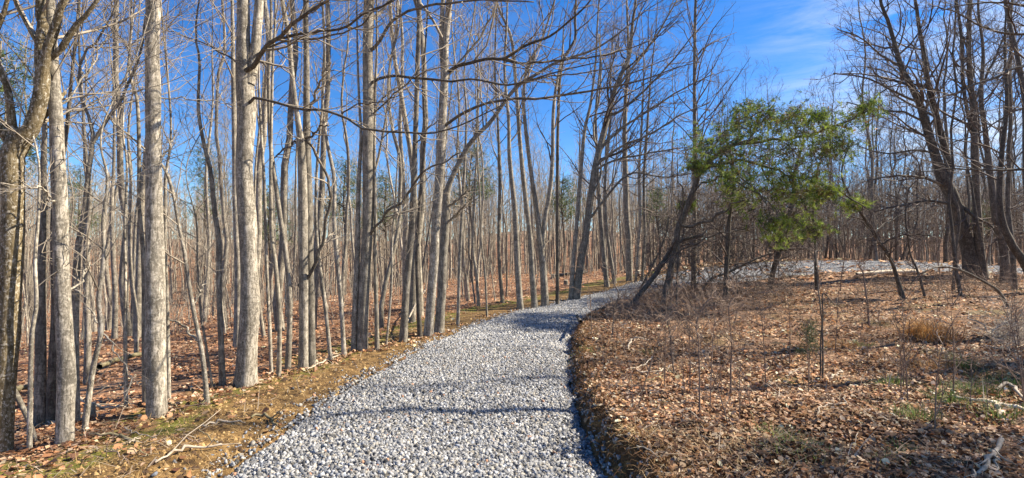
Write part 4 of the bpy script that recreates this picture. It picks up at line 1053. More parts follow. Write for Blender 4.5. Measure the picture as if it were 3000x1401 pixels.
tb = Tubes(); tb.add(tr[:, :3] - pbase, tr[:, 3], 10, bump=trunk_bump(34, 10, pr, .06, 4))
link('trunk', tb.mesh('trunk'), M_DARK, root)
plimbs = [([(2050, 505, 10), (2150, 470, 8), (2200, 477, 7), (2258, 494, 7), (2345, 523, 6), (2433, 547, 5), (2491, 582, 4), (2540, 610, 3)], -1.5),
          ([(2150, 425, 9), (2260, 410, 8), (2340, 402, 8), (2421, 378, 7), (2491, 349, 6), (2549, 308, 5), (2596, 256, 4), (2680, 235, 3)], -.5),
          ([(1990, 660, 9), (2060, 655, 8), (2110, 630, 7), (2140, 600, 5), (2180, 590, 4)], -1.0), ([(2070, 475, 7), (2110, 400, 5), (2170, 360, 4), (2230, 330, 3)], .8),
          ([(2180, 420, 6), (2240, 360, 5), (2330, 345, 4), (2400, 360, 3)], 1.2), ([(2120, 440, 6), (2170, 520, 5), (2220, 560, 4), (2290, 640, 3)], -1.6),
          ([(2230, 490, 5), (2270, 560, 4), (2290, 640, 3), (2330, 660, 3)], -.6), ([(2030, 560, 6), (2100, 520, 5), (2190, 545, 4), (2250, 600, 3)], -1.8), ([(1975, 745, 6), (2030, 720, 5), (2090, 690, 4), (2200, 665, 3)], -1.0)]
for lp, dd in plimbs:
    lc = cat_rom(px_curve(lp, pd, dd), 22)
    lc[:, :3] += np.column_stack([vnoise(np.arange(22) * .7 + i_ * 3, np.zeros(22) + lp[0][0]) for i_ in range(3)]) * .12
    tb = Tubes(); tb.add(lc[:, :3] - pbase, np.maximum(lc[:, 3], .006), 6)
    link('limb', tb.mesh('limb'), M_DARK, root)
blobs = np.array([(2060, 430, 32), (2110, 405, 42), (2165, 385, 45), (2230, 370, 45), (2300, 375, 45), (2370, 375, 42), (2430, 400, 34), (2470, 430, 26), (2090, 470, 42), (2160, 455, 45), (2240, 440, 48), (2320, 440, 45), (2400, 450, 40),
                  (2130, 530, 30), (2200, 520, 35), (2300, 510, 35), (2380, 530, 28), (2180, 590, 26), (2280, 560, 32), (2340, 580, 28), (2260, 650, 26), (2330, 650, 26), (2290, 690, 24), (2380, 675, 22), (2400, 580, 20), (2040, 490, 24),
                  (2500, 350, 26), (2540, 320, 22), (2500, 600, 20), (2430, 560, 22), (2010, 600, 16), (2240, 340, 30), (2320, 340, 28), (2400, 345, 24), (2160, 350, 24), (2200, 320, 20)], float)
dz = pr.uniform(-1.9, 1.1, len(blobs))
cen = np.array([world_at(b_[0], b_[1], pd + z_) for b_, z_ in zip(blobs, dz)])
sprd = blobs[:, 2] * (pd + dz) / 1500 * 1.05 * np.where(blobs[:, 2] < 19, .8, 1)
me, tc_ = needle_tufts(cen, sprd, 72, 12, .15, pr, PGREEN, pbase, .0080)
cr_ = link('crown', me, M_NEEDLE, root)
# twigs carrying the tufts
cc_ = np.repeat(cen - pbase, 72, 0); sel = pr.random(len(tc_)) < .3
p0 = cc_[sel] + pr.normal(0, .12, (sel.sum(), 3)); p1 = tc_[sel]
tt_ = np.linspace(0, 1, 4)[None, :, None]
TW = p0[:, None] * (1 - tt_) + p1[:, None] * tt_ + pr.normal(0, .05, (sel.sum(), 4, 3)) * np.array([0, 1, 1, 0])[None, :, None]
tb = Tubes(); tb.add(TW, np.linspace(.009, .004, 4)[None].repeat(len(TW), 0), 3)
link('twigs', tb.mesh('twigs'), M_TWIGD, cr_)
# brown vine leaves along the top of the pine
vb = np.array([(2120, 375), (2200, 350), (2260, 345), (2330, 345), (2400, 350), (2440, 375), (2080, 400), (2040, 440), (2020, 500), (1990, 560), (2100, 440)], float)
vc = np.array([world_at(a_, b_, pd + pr.uniform(-1, .8)) for a_, b_ in vb])
vp = np.repeat(vc, 45, 0) + pr.normal(0, 1, (len(vc) * 45, 3)) * np.array([.45, .5, .2])
me = leaf_mesh('vine_leaves', vp - pbase, pr.uniform(.035, .08, len(vp)), 1.0, leaf_cols(len(vp), pr, .7) * .8, pr, False)
link('vine_leaves', me, M_LEAF, root)
# the low dead limbs leaning into the track beneath the pine
for i_, (lp, lab, dd) in enumerate([
    ([(1843, 900, 15), (1884, 851, 15), (1924, 799, 14), (1945, 765, 13), (1975, 720, 12), (2010, 700, 10), (2060, 690, 8)], 'thick black leaning limb propped from the gravel edge into the pine', .4),
    ([(1855, 880, 6), (1890, 820, 6), (1930, 740, 5), (1950, 690, 5), (1960, 640, 4)], 'thin black limb rising steeply beside the propped one', .2),
    ([(2040, 880, 8), (2080, 820, 7), (2130, 800, 7), (2190, 770, 6), (2260, 740, 4)], 'low dark limb sagging under the pine across the far gravel', -.5)]):
    g_, d_ = ground_at(lp[0][0], lp[0][1])
    c_ = cat_rom(px_curve(lp, d_, dd), 18); b0 = c_[0, :3].copy()
    tb = Tubes(); tb.add(c_[:, :3] - b0, c_[:, 3], 8); P2, R2 = grow((c_[:, :3] - b0)[None], c_[None, :, 3], 12, pr, .2, 1, (55, 15), (.4, .9), .3, 5, .2, .3, .5, rmin=.006)
    P3, R3_ = grow(P2, R2, 4, pr, .2, 1, (45, 15), (.2, .4), .3, 4, .1, .3, .6, rmin=.004)
    o = tag(link('leaning_limb', tb.mesh('leaning_limb'), M_DARK, loc=b0), lab, 'dead limb')
    tw = Tubes(); tw.add(P2, R2, 3); tw.add(P3, R3_, 3)
    link('twigs', tw.mesh('twigs'), M_TWIGD, o)
for i_, (pp, lab) in enumerate([
    ([(2125, 894, 15), (2127, 840, 14), (2128, 787, 13), (2134, 700, 12), (2138, 640, 10), (2150, 560, 8), (2145, 470, 6)], 'dark trunk straight under the middle of the green pine'),
    ([(2252, 853, 15), (2264, 800, 15), (2276, 758, 15), (2293, 700, 15), (2305, 657, 14), (2325, 582, 13), (2330, 500, 9), (2350, 420, 6)], 'leaning dark trunk tangled in vines under the pine edge'),
    ([(1982, 905, 7), (1985, 800, 7), (1990, 700, 6), (2000, 560, 5)], 'thin dark pole close to the pine foot')]):
    hero('bare_tree', lab, 'tree', pp, M_DARK, M_TWIGD, k=(18, 7, 5), t0=.15, seed=130 + i_, twr=.006, ext=1, L1=(.9, 1.1), ang=(65, 20), up=.2)

# tangles of vine and bramble
def tangle(name, boxes, n, rng, label, cat, mat, L=(.5, 1.4), r=.005, up=0.0, group=None, wob=.45):
    P0 = []
    for (xa, xb, ya, yb, da, db), w_ in boxes:
        m_ = int(n * w_)
        for _ in range(m_):
            P0.append(world_at(rng.uniform(xa, xb), rng.uniform(ya, yb), rng.uniform(da, db)))
    P0 = np.array(P0)
    g0 = height(P0[:, 0], P0[:, 1])
    P0[:, 2] = np.maximum(P0[:, 2], g0 + .02)
    base = np.array([P0[:, 0].mean(), P0[:, 1].mean(), 0]); base[2] = height(base[0], base[1])
    k = 8
    d = unit(rng.normal(0, 1, (len(P0), 3)) + np.array([0, 0, up]))
    ln = rng.uniform(L[0], L[1], len(P0))[:, None] / (k - 1)
    C = np.empty((len(P0), k, 3)); C[:, 0] = P0
    for j_ in range(1, k):
        C[:, j_] = C[:, j_ - 1] + d * ln
        d = unit(d + rng.normal(0, wob, d.shape) + np.array([0, 0, up * .1 - .05]))
    gg = height(C[..., 0], C[..., 1])
    C[..., 2] = np.maximum(C[..., 2], gg + .01)
    R = (r * np.exp(rng.normal(0, .35, len(P0))))[:, None] * np.linspace(1, .45, k)[None]
    tb = Tubes(); tb.add(C - base, R, 3)
    P2, R2 = grow(C - base, R, 3, rng, .1, 1, (50, 15), (.1, .35), .2, 4, .1, .3, .7, rmin=r * .5)
    tb.add(P2, R2, 3)
    return tag(link(name, tb.mesh(name), mat, loc=base), label, cat, group, 'stuff' if group is None else None)
tangle('vine_tangle', [((1960, 2350, 560, 880, 16.5, 19.5), .6), ((2040, 2450, 420, 640, 17, 19.5), .25), ((1880, 2050, 620, 880, 17.5, 19.5), .15)], 1500, pr, 'mass of dark curling vines hanging beneath the green pine', 'vines', M_TWIGD, (.6, 1.9), .0095)
tangle('bramble', [((1860, 2330, 840, 925, 14.5, 18.5), .8), ((1800, 2000, 900, 960, 13, 16), .2)], 620, pr, 'grey brown bramble scrub heaped at the foot of the pine', 'brambles', M_TWIGB, (.3, .9), .006, .6)
tangle('bramble', [((1760, 2250, 900, 1010, 10, 14.5), 1)], 500, pr, 'loose brown canes lying over the leafy bank tip', 'brambles', M_TWIGB, (.3, .8), .004, .2)
tangle('bramble', [((2550, 3000, 815, 870, 16, 21), 1)], 330, pr, 'thin bare scrub fringing the far side of the clearing', 'brambles', M_TWIGB, (.5, 1.4), .006, .9)
tangle('thicket', [((1950, 3100, 560, 735, 34, 50), 1)], 4200, pr, 'dense grey brown thicket filling the wood past the far gravel', 'thicket', M_TWIGD, (1.0, 3.0), .014, .7, None, .4)
tangle('thicket', [((2000, 3100, 400, 700, 34, 46), 1)], 1500, pr, 'grey tangle of crossing branches above the far thicket', 'thicket', M_TWIG, (1.5, 3.5), .010, .3, None, .3)
tangle('brush_pile', [((2900, 3030, 950, 1080, 7.5, 9.0), 1)], 160, pr, 'bleached twiggy brush pile at the clearing edge', 'brush pile', M_STICK, (.3, .8), .005, .5, 'brush piles on the clearing')

# leaves drifted against the trunk feet
rb = np.random.default_rng(61)
bb = np.array([b_ for b_ in BASES if b_[1] < 16])
nb_ = 46
aa = rb.random((len(bb), nb_)) * 6.283; rr_ = bb[:, 2:3] * 1.3 + rb.exponential(.13, (len(bb), nb_)) + .02
x = (bb[:, 0:1] + np.cos(aa) * rr_).ravel(); y = (bb[:, 1:2] + np.sin(aa) * rr_).ravel()
z = height(x, y) + .01 + .05 * np.exp(-(rr_.ravel()) * 6) * rb.random(len(x))
me = leaf_mesh('fallen_leaves', np.stack([x, y, z], -1), rb.uniform(.03, .07, len(x)), .6, leaf_cols(len(x), rb, .6), rb, True)
tag(link('fallen_leaves', me, M_LEAF), 'small drifts of dead leaves gathered round the tree feet', 'leaves', kind='stuff')

# small dark juniper
g_, d_ = ground_at(2370, 1068)
jb = np.array([g_[0], g_[1], height(g_[0], g_[1])])
root = tag(link('juniper_bush', None, loc=jb), 'small wispy dark evergreen seedling standing in the leaves', 'evergreen seedling')
tp = np.array([(0, 0, -.03), (.01, 0, .2), (-.02, .01, .42), (.0, 0, .62)])
tb = Tubes(); tb.add(cat_rom(tp, 8), np.linspace(.007, .003, 8), 6); link('trunk', tb.mesh('trunk'), M_TWIGD, root)
cj = np.stack([pr.normal(0, .07, 60), pr.normal(0, .07, 60), pr.uniform(.2, .62, 60)], -1)
me, _ = needle_tufts(cj, np.full(60, .04), 8, 12, .035, pr, [(.05, .075, .035), (.08, .10, .045)], np.zeros(3), .0015)
link('crown', me, M_NEEDLE, root)

# ------------------------------------------------------------------ the rest of the wood
def proto_tree(seed, H, r0, t0, k, L1, lean=.03, twr=.008, ang=(42, 9), up=.9):
    rng = np.random.default_rng(500 + seed)
    n_ = 26
    zt = np.linspace(0, H, n_)
    bend = rng.normal(0, lean, 2)
    P = np.stack([bend[0] * zt + .6 * vnoise(zt * .33, zt * 0 + seed, 3) + .22 * vnoise(zt * 1.1, zt * 0 + seed, 4), bend[1] * zt + .6 * vnoise(zt * .33, zt * 0 + seed + 9, 3), zt], -1)
    P[:, :2] -= P[0, :2]; P[0, 2] = -.25
    R = r0 * (1 - .9 * (zt / H) ** 1.15)
    tb = Tubes(); tb.add(P, R, 8, bump=trunk_bump(n_, 8, rng, .05, 3))
    b1, t1_ = crown_curves(P, R, rng, k1=k[0], k2=k[1], k3=k[2], t0=t0, L1=L1, ang1=ang, up=up, twr=twr, l2=.42)
    return tb.mesh('trunk'), b1.mesh('crown'), t1_.mesh('twigs')
protos = [proto_tree(1, 17, .085, .42, (17, 6, 4), (2.2, 2.2)), proto_tree(2, 15, .08, .5, (14, 6, 4), (1.6, 1.8)), proto_tree(3, 19, .10, .45, (18, 6, 4), (2.6, 2.6)), proto_tree(4, 13, .048, .35, (14, 6, 4), (1.3, 1.6)),
          proto_tree(5, 16, .068, .38, (17, 6, 4), (1.8, 2.2), .06), proto_tree(6, 18, .08, .55, (14, 7, 4), (2.0, 2.2)), proto_tree(7, 12, .042, .3, (15, 6, 4), (1.2, 1.5), .08), proto_tree(8, 14, .058, .4, (16, 6, 4), (1.8, 1.6), .07)]
saps = [proto_tree(20 + i_, 4.5 + i_, .022 + .004 * i_, .15, (16, 4, 3), (.6, .8), .08, .004) for i_ in range(3)]
marks = [(-400, 'the lichen tree'), (110, 'the knobbly pale trunk'), (320, 'the straight rough trunk'), (590, 'the biggest trunk'), (840, 'the double trunk'), (990, 'the cut knot tree'), (1170, 'the pale leaning pair'),
         (1400, 'the dark row at the bend'), (1620, 'the large fanning tree'), (1800, 'the stout trunk on the mound'), (1960, 'the green pine'), (2420, 'the small crooked tree'), (2700, 'the big forking tree'), (2930, 'the picture edge trunks')]
def near_mark(px):
    k = max([i_ for i_, m_ in enumerate(marks) if px >= m_[0]] or [0])
    if k == len(marks) - 1:
        return 'behind ' + marks[k][1]
    f = (px - marks[k][0]) / (marks[k + 1][0] - marks[k][0])
    return ('just past ' + marks[k][1]) if f < .36 else (('well past ' + marks[k][1]) if f < .68 else ('just before ' + marks[k + 1][1]))
rng = np.random.default_rng(99)
placed = []
used = set()
def add_tree(protolist, kidx, x, y, s, sxy, rz, label, cat, group, name, mat, twm, fine=True):
    tm, cm, wm = protolist[kidx]
    z = height(x, y)
    r_ = tag(link(name, None, loc=(x, y, z)), label, cat, group)
    r_.scale = (s * sxy, s * sxy, s)
    r_.rotation_euler = (rng.normal(0, .025), rng.normal(0, .025), rz)
    key = (tm.name, mat.name)
    # one copy of the mesh data per bark, shared by every copy of that kind
    def data(me, mt):
        if (me.name, mt.name) not in used:
            m2 = me if not len(me.materials) else me.copy()
            m2.materials.clear(); m2.materials.append(mt)
            used.add((me.name, mt.name)); cache[(me.name, mt.name)] = m2
        return cache[(me.name, mt.name)]
    link('trunk', data(tm, mat), None, r_)
    c__ = link('crown', data(cm, twm), None, r_)
    link('twigs', data(wm, twm), None, c__)
    return r_
cache = {}
protos_m = []
def clear_of(x, y, dmin):
    return all((x - a_) ** 2 + (y - b_) ** 2 > dmin ** 2 for a_, b_ in placed)
def want(n, px0, px1, d0, d1, p, mats, sap=False, hmul=1.0, accept=None, gap=.8):
    c = 0; tries = 0
    while c < n and tries < n * 60:
        tries += 1
        px = rng.uniform(px0, px1); d = (d0 ** p + (d1 ** p - d0 ** p) * rng.random()) ** (1 / p)
        x = (px - 1500) / 1500 * d; y = d
        q, zp, hw, s = path_q(x, y)
        q, hw = q[0], hw[0]
        if abs(q) < hw + (1.7 if q < 0 else 1.0):
            continue
        if accept and not accept(px, d, q):
            continue
        if not clear_of(x, y, gap):
            continue
        placed.append((x, y)); c += 1
        where = near_mark(px)
        if sap:
            k = rng.integers(0, len(saps))
            how = 'close by' if d < 14 else 'well back'
            lab = f'wispy understory sapling {how} in the wood {where}'
            add_tree(saps, k, x, y, rng.uniform(.7, 1.3), rng.uniform(.9, 1.2), rng.random() * 6.28, lab, 'sapling', f'saplings {how} {where}', 'sapling', mats[0], mats[1])
        else:
            k = rng.integers(0, len(protos))
            how = 'in the second rank' if d < 17 else ('in the middle wood' if d < 30 else 'deep in the wood')
            thick = 'slender' if k in (1, 3, 6, 7) else 'taller'
            lab = f'{thick} bare grey tree {how}, {where}'
            add_tree(protos, k, x, y, rng.uniform(.82, 1.2) * hmul, rng.uniform(.8, 1.15), rng.random() * 6.28, lab, 'tree', f'{thick} trees {how} {where}', 'bare_tree', mats[0] if not isinstance(mats[0], list) else mats[0][rng.integers(0, len(mats[0]))], mats[1])
left_side = lambda px, d, q: q < 0
want(11, -150, 1650, 10.5, 16, 1.0, ([M_MID, M_PALE, M_GREY], M_TWIG), accept=left_side, gap=.9)
want(34, -300, 1900, 15, 28, 1.3, ([M_MID, M_PALE, M_GREY], M_TWIG), hmul=.9, accept=left_side)
want(140, -300, 2150, 27, 60, 1.2, ([M_GREY, M_PALE, M_MID], M_TWIG), hmul=.74, accept=left_side)
want(44, 2420, 3250, 26, 50, 1.2, ([M_DARK, M_GREY], M_TWIGD), hmul=1.1, accept=lambda px, d, q: True)
want(16, 2100, 2520, 33, 46, 1.0, ([M_DARK, M_GREY], M_TWIGD), hmul=.76, accept=lambda px, d, q: True)
want(18, 2100, 2600, 44, 70, 1.0, (M_DARK, M_TWIGD), hmul=.95, accept=lambda px, d, q: True)
want(12, 2780, 3400, 14, 25, 1.0, (M_DARK, M_TWIGD), accept=lambda px, d, q: q > 4)
want(24, -200, 1850, 11, 26, 1.0, (M_PALE, M_TWIG), sap=True, accept=left_side, gap=.5)
want(26, 2250, 3150, 17, 40, 1.0, (M_TWIGB, M_TWIGB), sap=True, gap=.5)
# knee-high dry stems over the clearing, each its own plant
weed = [proto_tree(40 + i_, .75 + .12 * i_, .0045, .12, (9, 3, 2), (.14, .2), .12, .0022, (50, 14), .5) for i_ in range(3)]
c_ = 0
while c_ < 84:
    d_ = 4.2 * (19 / 4.2) ** rng.random(); px = rng.uniform(1700, 3000)
    x = (px - 1500) / 1500 * d_
    q, zp, hw, s = path_q(x, d_)
    if q[0] < hw[0] + .35:
        continue
    c_ += 1
    py = 747 + 1500 * (EYE - height(x, d_)) / d_
    row = 'beside the log end of the clearing' if px > 2650 else ('on the open middle of the clearing' if px > 2200 else 'along the bank side of the clearing')
    how = 'among the nearest leaves' if d_ < 5.4 else 'a few steps in' if d_ < 6.8 else ('halfway back' if d_ < 11 else 'far back')
    add_tree(weed, rng.integers(0, 3), x, d_, rng.uniform(.5, 1.5), rng.uniform(.9, 1.3), rng.random() * 6.28, f'dry twiggy weed stem {how}, {row}', 'dry weed', f'dry weed stems {how} {row}', 'dry_weed', M_TWIGB, M_TWIGB)
# a few trees beside and behind the viewer on the sun's side: their thin shade falls across the track and clearing
for i_, (x, y) in enumerate([(12, 3.2), (14.5, 9.5), (17.5, 5.2), (21, 12.5), (10, 7.4), (8.6, 1.2), (13.5, 11.5)]):
    placed.append((x, y))
    add_tree(protos, [0, 4, 2, 5, 0, 2, 7, 4, 5, 1][i_], x, y, [.8, .9, 1, .8, 1.1, 1, .8, 1, 1, .7][i_], 1.0, i_ * 1.3, f'bare tree shading the clearing from beyond the picture edge', 'tree', 'trees shading the clearing', 'bare_tree', M_GREY, M_TWIGD)

# distant pines
def far_pine(px, d, top, label, seed):
    r_ = np.random.default_rng(900 + seed)
    x = (px - 1500) / 1500 * d
    z = height(x, d)
    base = np.array([x, d, z])
    H = world_at(px, top, d)[2] - z
    root = tag(link('pine_tree', None, loc=base), label, 'pine tree')
    P = cat_rom(np.array([(0, 0, -.3), (.1, 0, H * .35), (-.15, .1, H * .7), (.05, 0, H)]), 16)
    tb = Tubes(); tb.add(P, np.linspace(.13, .03, 16), 7); link('trunk', tb.mesh('trunk'), M_DARK, root)
    n_ = 34
    hh_ = r_.uniform(.55, 1.0, n_) * H
    rad = (1.02 - hh_ / H) * 3.2 + .35; aa = r_.random(n_) * 6.28
    c = np.stack([np.cos(aa) * rad * r_.uniform(.4, 1, n_), np.sin(aa) * rad * r_.uniform(.4, 1, n_), hh_ + rad * .15], -1)
    me, _ = needle_tufts(c, np.full(n_, .42), 26, 7, .22, r_, [(.09, .13, .04), (.14, .18, .05), (.06, .09, .03)], np.zeros(3), .011)
    cr = link('crown', me, M_NEEDLE, root)
    st_ = np.stack([c * 0 + np.stack([0 * hh_, 0 * hh_, hh_ - rad * .25], -1), c * .5 + np.stack([0 * hh_, 0 * hh_, (hh_ - rad * .2) * .5], -1), c], 1)
    tb = Tubes(); tb.add(st_, np.tile([.035, .025, .012], (n_, 1)), 4); link('twigs', tb.mesh('twigs'), M_DARK, cr)
for i_, (px, d, top, lab) in enumerate([
    (-20, 17, 120, 'dark green pine showing behind the lichen tree fork'), (600, 36, 420, 'green pine crown far behind, just before the biggest trunk'), (230, 45, 500, 'small far pine crown beside the wide V tree'),
    (790, 34, 560, 'low spreading far pine past the biggest trunk'), (1010, 38, 470, 'far pine crown beyond the snaking branch'), (1130, 42, 520, 'dim far pine crown behind the cut knot tree'),
    (1380, 33, 440, 'green far pine crown beside the pale leaning pair'), (1650, 44, 505, 'far pine seen through the dark row at the bend'), (1930, 46, 560, 'thin far pine near the stout trunk on the mound'), (2860, 40, 600, 'dim pine deep behind the big forking tree')]):
    far_pine(px, d, top, lab, i_)

# two pines out of the picture, on the sun's side: they shade the near corner and the clearing's edge
far_pine(4950, 5.0, -1500, 'dense pine beyond the picture edge whose shade falls on the near corner', 20)
far_pine(4250, 8.0, -600, 'second pine beyond the picture edge shading the grassy log', 21)

# the far wood as one mass
rng = np.random.default_rng(123)
n = 2400
d = rng.uniform(55, 135, n); px = rng.uniform(-500, 3500, n)
x = (px - 1500) / 1500 * d
z = height(x, d)
gapf = sstep(2100, 2250, px) * (1 - sstep(2420, 2600, px))
H = rng.uniform(11, 17, n) * (1 - .25 * gapf)
tt = np.linspace(0, 1, 6)
P = np.stack([x[:, None] + rng.normal(0, .25, (n, 6)).cumsum(1) * tt, d[:, None] + rng.normal(0, .25, (n, 6)) * tt, z[:, None] - .5 + H[:, None] * tt], -1)
R = rng.uniform(.07, .16, n)[:, None] * (1 - .85 * tt)
tb = Tubes(); tb.add(P, R, 4)
P1, R1 = grow(P, R, 9, rng, .25, 1, (42, 10), (2.2, 2.6), .5, 4, .8, .15, .5, rmin=.025)
tb.add(P1, R1, 3)
P2, R2 = grow(P1, R1, 4, rng, .2, 1, (40, 12), (.8, 1.2), .4, 3, .4, .2, .6, rmin=.018)
tb.add(P2, R2, 3)
tag(link('far_woods', tb.mesh('far_woods'), M_TWIG), 'distant mass of bare grey woodland closing the view', 'woods', kind='stuff')
# low scrub in the wood: fine stems
n = 900
d = 13 * (60 / 13) ** rng.random(n); px = rng.uniform(-300, 2000, n)
x = (px - 1500) / 1500 * d
q, zp, hw, s = path_q(x, d)
ok = q < -hw - 3
x, d = x[ok], d[ok]; n = len(x)
P0 = np.stack([x, d, height(x, d) - .02], -1)
dr = unit(rng.normal(0, .22, (n, 3)) + np.array([0, 0, 1]))
k = 6; C = np.empty((n, k, 3)); C[:, 0] = P0; ln = rng.uniform(.6, 3.2, n)[:, None] / (k - 1)
for j_ in range(1, k):
    C[:, j_] = C[:, j_ - 1] + dr * ln
    dr = unit(dr + rng.normal(0, .13, dr.shape))
R = (.004 + .00028 * d)[:, None] * np.linspace(1.2, .5, k)[None]
tb = Tubes(); tb.add(C, R, 3)
P2, R2 = grow(C, R, 5, rng, .25, 1, (48, 12), (.2, .5), .3, 4, .3, .25, .7, rmin=.004)
tb.add(P2, R2, 3)
tag(link('undergrowth', tb.mesh('undergrowth'), M_TWIG), 'fine pale whips and seedlings scattered through the sloping wood', 'undergrowth', kind='stuff')

# ------------------------------------------------------------------ sticks, logs and stumps on the ground
def ground_stick(name, pts, label, cat, mat, lift=.02, sides=7, twigs=0, seed=0, snags=0):
    r_ = np.random.default_rng(2000 + seed)
    out = []
    for px, py, w_, dzv in pts:
        p, d_ = ground_at(px, py)
        h_ = height(p[0], p[1])
        out.append((p[0], p[1], h_ + lift + dzv, w_ * d_ / 3000))
    c_ = cat_rom(np.array(out), 20)
    c_[:, :3] += np.column_stack([vnoise(np.arange(20) * .5 + seed, np.zeros(20) + i_ * 5) for i_ in range(3)]) * .03
    b0 = c_[0, :3].copy()
    tb = Tubes(); tb.add(c_[:, :3] - b0, c_[:, 3] * (1 + .15 * r_.normal(size=20)).clip(.6, 1.4), sides)
    o = tag(link(name, tb.mesh(name), mat, loc=b0), label, cat)
    if twigs:
        P2, R2 = grow((c_[:, :3] - b0)[None], c_[None, :, 3], twigs, r_, .15, 1, (40, 12), (.15, .35), .3, 4, .1, .25, .6, rmin=.003)
        P2[..., 2] = np.maximum(P2[..., 2], -.02)
        t2 = Tubes(); t2.add(P2, R2, 5); link('twigs', t2.mesh('twigs'), mat, o)
    return o
gs = ground_stick
gs('fallen_branch', [(2785, 1170, 8, 0), (2840, 1180, 11, 0), (2910, 1193, 17, .01), (2960, 1200, 18, 0), (3040, 1215, 17, 0)], 'thick pale peeled log lying in the green grass', 'log', M_PEELED, seed=1, lift=.03)
gs('fallen_branch', [(2921, 1198, 14, .02), (2930, 1212, 12, 0), (2938, 1224, 6, -.02)], 'short broken stub poking down from the peeled log', 'branch', M_PEELED, seed=2, lift=.03)
gs('fallen_branch', [(2920, 1158, 6, .02), (2955, 1146, 9, .05), (2980, 1170, 9, .04), (3030, 1210, 8, .02)], 'bent pale stick crossing above the peeled log', 'branch', M_STICK, seed=3)
gs('fallen_branch', [(2938, 1318, 12, .08), (2915, 1345, 12, .06), (2890, 1380, 11, .03), (2850, 1410, 10, 0)], 'forked pale stick propped up at the bottom edge', 'branch', M_STICK, seed=4, twigs=4)
gs('fallen_branch', [(2918, 1345, 7, .05), (2920, 1370, 6, .02), (2917, 1395, 4, 0)], 'short prong beside the forked pale stick', 'branch', M_STICK, seed=5)
gs('fallen_branch', [(2425, 1110, 6, .01), (2450, 1096, 6, .01), (2467, 1083, 5, .01)], 'small straight white stick beside the two black stems', 'branch', M_STICK, seed=6)
gs('fallen_branch', [(2390, 1225, 4, .01), (2420, 1203, 5, .01), (2470, 1195, 5, .02), (2475, 1175, 3, .05)], 'thin tan hooked stick among the leaves', 'branch', M_STICK, seed=7)
gs('fallen_branch', [(1700, 968, 9, .14), (1692, 957, 7, .22)], 'black broken root stub sticking up at the bank tip', 'root', M_DARK, seed=8)
gs('fallen_branch', [(1870, 1092, 4, .02), (1930, 1082, 4, .02), (1975, 1072, 4, .02)], 'long grey stick lying flat on the leafy bank', 'branch', M_STICK, seed=9)
gs('fallen_branch', [(1838, 1025, 4, .03), (1856, 1001, 4, .08), (1900, 1004, 3, .05)], 'hooked grey stick raised above the bank leaves', 'branch', M_STICK, seed=10)
gs('fallen_branch', [(235, 1293, 7, .01), (300, 1296, 8, .02), (345, 1296, 9, .02), (385, 1306, 9, .02), (405, 1318, 7, 0)], 'mossy crooked branch on the leaves below the knobbly trunk', 'branch', M_MOSSW, seed=11, twigs=3)
gs('fallen_branch', [(455, 1382, 6, .01), (510, 1352, 7, .02), (560, 1340, 8, .02), (655, 1327, 6, .02)], 'long bleached stick lying across the dirt shoulder', 'branch', M_STICK, seed=12, twigs=5)
gs('fallen_branch', [(590, 1268, 5, .01), (650, 1257, 6, .01), (720, 1250, 4, .01)], 'thin tan stick on the yellow dirt', 'branch', M_STICK, seed=13)
gs('fallen_branch', [(735, 1232, 6, .01), (780, 1232, 8, .02), (808, 1252, 5, .01)], 'dark twig curled beside the gravel on yellow dirt', 'branch', M_MOSSW, seed=14, twigs=3)
gs('fallen_branch', [(215, 1180, 10, .12), (290, 1198, 9, .05), (320, 1202, 9, .03), (370, 1206, 6, 0)], 'pale dead branch lying down the slope past the cream sapling', 'branch', M_STICK, seed=15, twigs=4)
gs('fallen_branch', [(485, 1185, 6, .02), (520, 1200, 5, .02)], 'short stick beyond the straight rough trunk', 'branch', M_MOSSW, seed=16)
gs('fallen_branch', [(1184, 1000, 5, .1), (1205, 965, 5, .35), (1245, 905, 5, .6)], 'slanting broken pole leaning on the rough grey trunk', 'branch', M_STICK, seed=17)
gs('fallen_branch', [(1000, 1035, 5, .02), (960, 1050, 5, .02), (900, 1085, 4, .02)], 'thin pole lying along the top of the dirt shoulder', 'branch', M_STICK, seed=18)
gs('fallen_log', [(2510, 812, 10, .06), (2600, 808, 12, .06), (2690, 805, 10, .06)], 'straw coloured log lying along the near side of far gravel', 'log', M_PEELED, seed=19, lift=.06)
gs('fallen_log', [(290, 1085, 14, .05), (350, 1060, 13, .05), (440, 1038, 10, .05)], 'dark rotting log across the russet slope', 'log', M_MOSSW, seed=20, lift=.05)
gs('fallen_log', [(40, 1160, 16, .06), (90, 1145, 15, .06), (130, 1140, 10, .06)], 'dark log near the foot of the bluish grey trunk', 'log', M_MOSSW, seed=21, lift=.06)
gs('fallen_branch', [(1625, 812, 9, .1), (1680, 812, 9, .15), (1720, 806, 8, .2)], 'grey fallen trunk across the mound behind the dark row', 'log', M_DARK, seed=22, twigs=6)
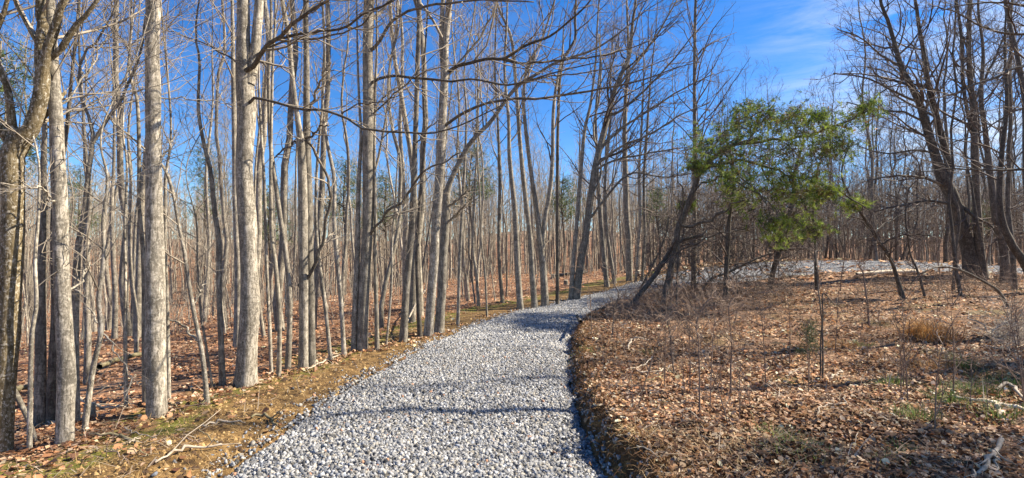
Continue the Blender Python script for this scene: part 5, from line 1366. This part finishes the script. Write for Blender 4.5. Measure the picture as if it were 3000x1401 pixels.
gs('fallen_branch', [(1325, 790, 6, .1), (1350, 800, 6, .1), (1390, 798, 5, .2)], 'broken pale branch far back on the russet rise', 'branch', M_STICK, seed=23, twigs=4)
for i_ in range(30):
    r_ = np.random.default_rng(3000 + i_)
    if i_ < 14:
        px, py = r_.uniform(1800, 2950), r_.uniform(960, 1390); where = 'on the leafy clearing'
    else:
        px, py = r_.uniform(100, 700), r_.uniform(1200, 1395); where = 'on the leaf strewn verge'
    if i_ >= 14 and px > 560 and py > 1330: px -= 200
    l = r_.uniform(30, 110); a_ = r_.normal(0, .35)
    o = gs('twig', [(px, py, 3.5, .01), (px + l * .5 * cos(a_), py + l * .5 * sin(a_) + r_.normal(0, 4), 3.5, .02), (px + l * cos(a_), py + l * sin(a_), 2.5, .01)], f'thin dry twig lying {where}', 'twig', [M_STICK, M_MOSSW, M_TWIGB][i_ % 3], seed=40 + i_, sides=4, lift=.03)
    o['group'] = f'dry twigs {where}'
# stumps
def stump(px, py, r, h, label):
    p, d_ = ground_at(px, py)
    b0 = np.array([p[0], p[1], height(p[0], p[1])])
    root = tag(link('tree_stump', None, loc=b0), label, 'stump')
    rr_ = np.random.default_rng(int(px))
    zz_ = np.array([-.1, 0, h * .4, h * .8, h]); R = r * np.array([1.4, 1.3, 1.05, 1, 1])
    Pn = np.stack([0 * zz_, 0 * zz_, zz_], -1)
    tb = Tubes(); tb.add(Pn, R, 12, bump=trunk_bump(5, 12, rr_, .08, 0) * .6); link('trunk', tb.mesh('trunk'), M_GREY, root)
    th = np.arange(12) / 12 * 2 * pi
    V = np.concatenate([np.stack([np.cos(th) * r * .93, np.sin(th) * r * .93, np.full(12, h + .003)], -1), [(0, 0, h + .012)]])
    link('cut_face', mesh_from('cut_face', V, None, [(i, (i + 1) % 12, 12) for i in range(12)], smooth=False), M_PEELED, root)
stump(1658, 838, .10, .22, 'small pale cut stump on the mound by the dark row')
stump(1620, 818, .12, .25, 'wider cut stump beside the fallen trunk on the mound')
stump(1868, 806, .13, .22, 'pale topped stump past the stout dark trunk')
stump(262, 1232, .05, .16, 'fresh cut pale stub beside the crooked cream sapling')
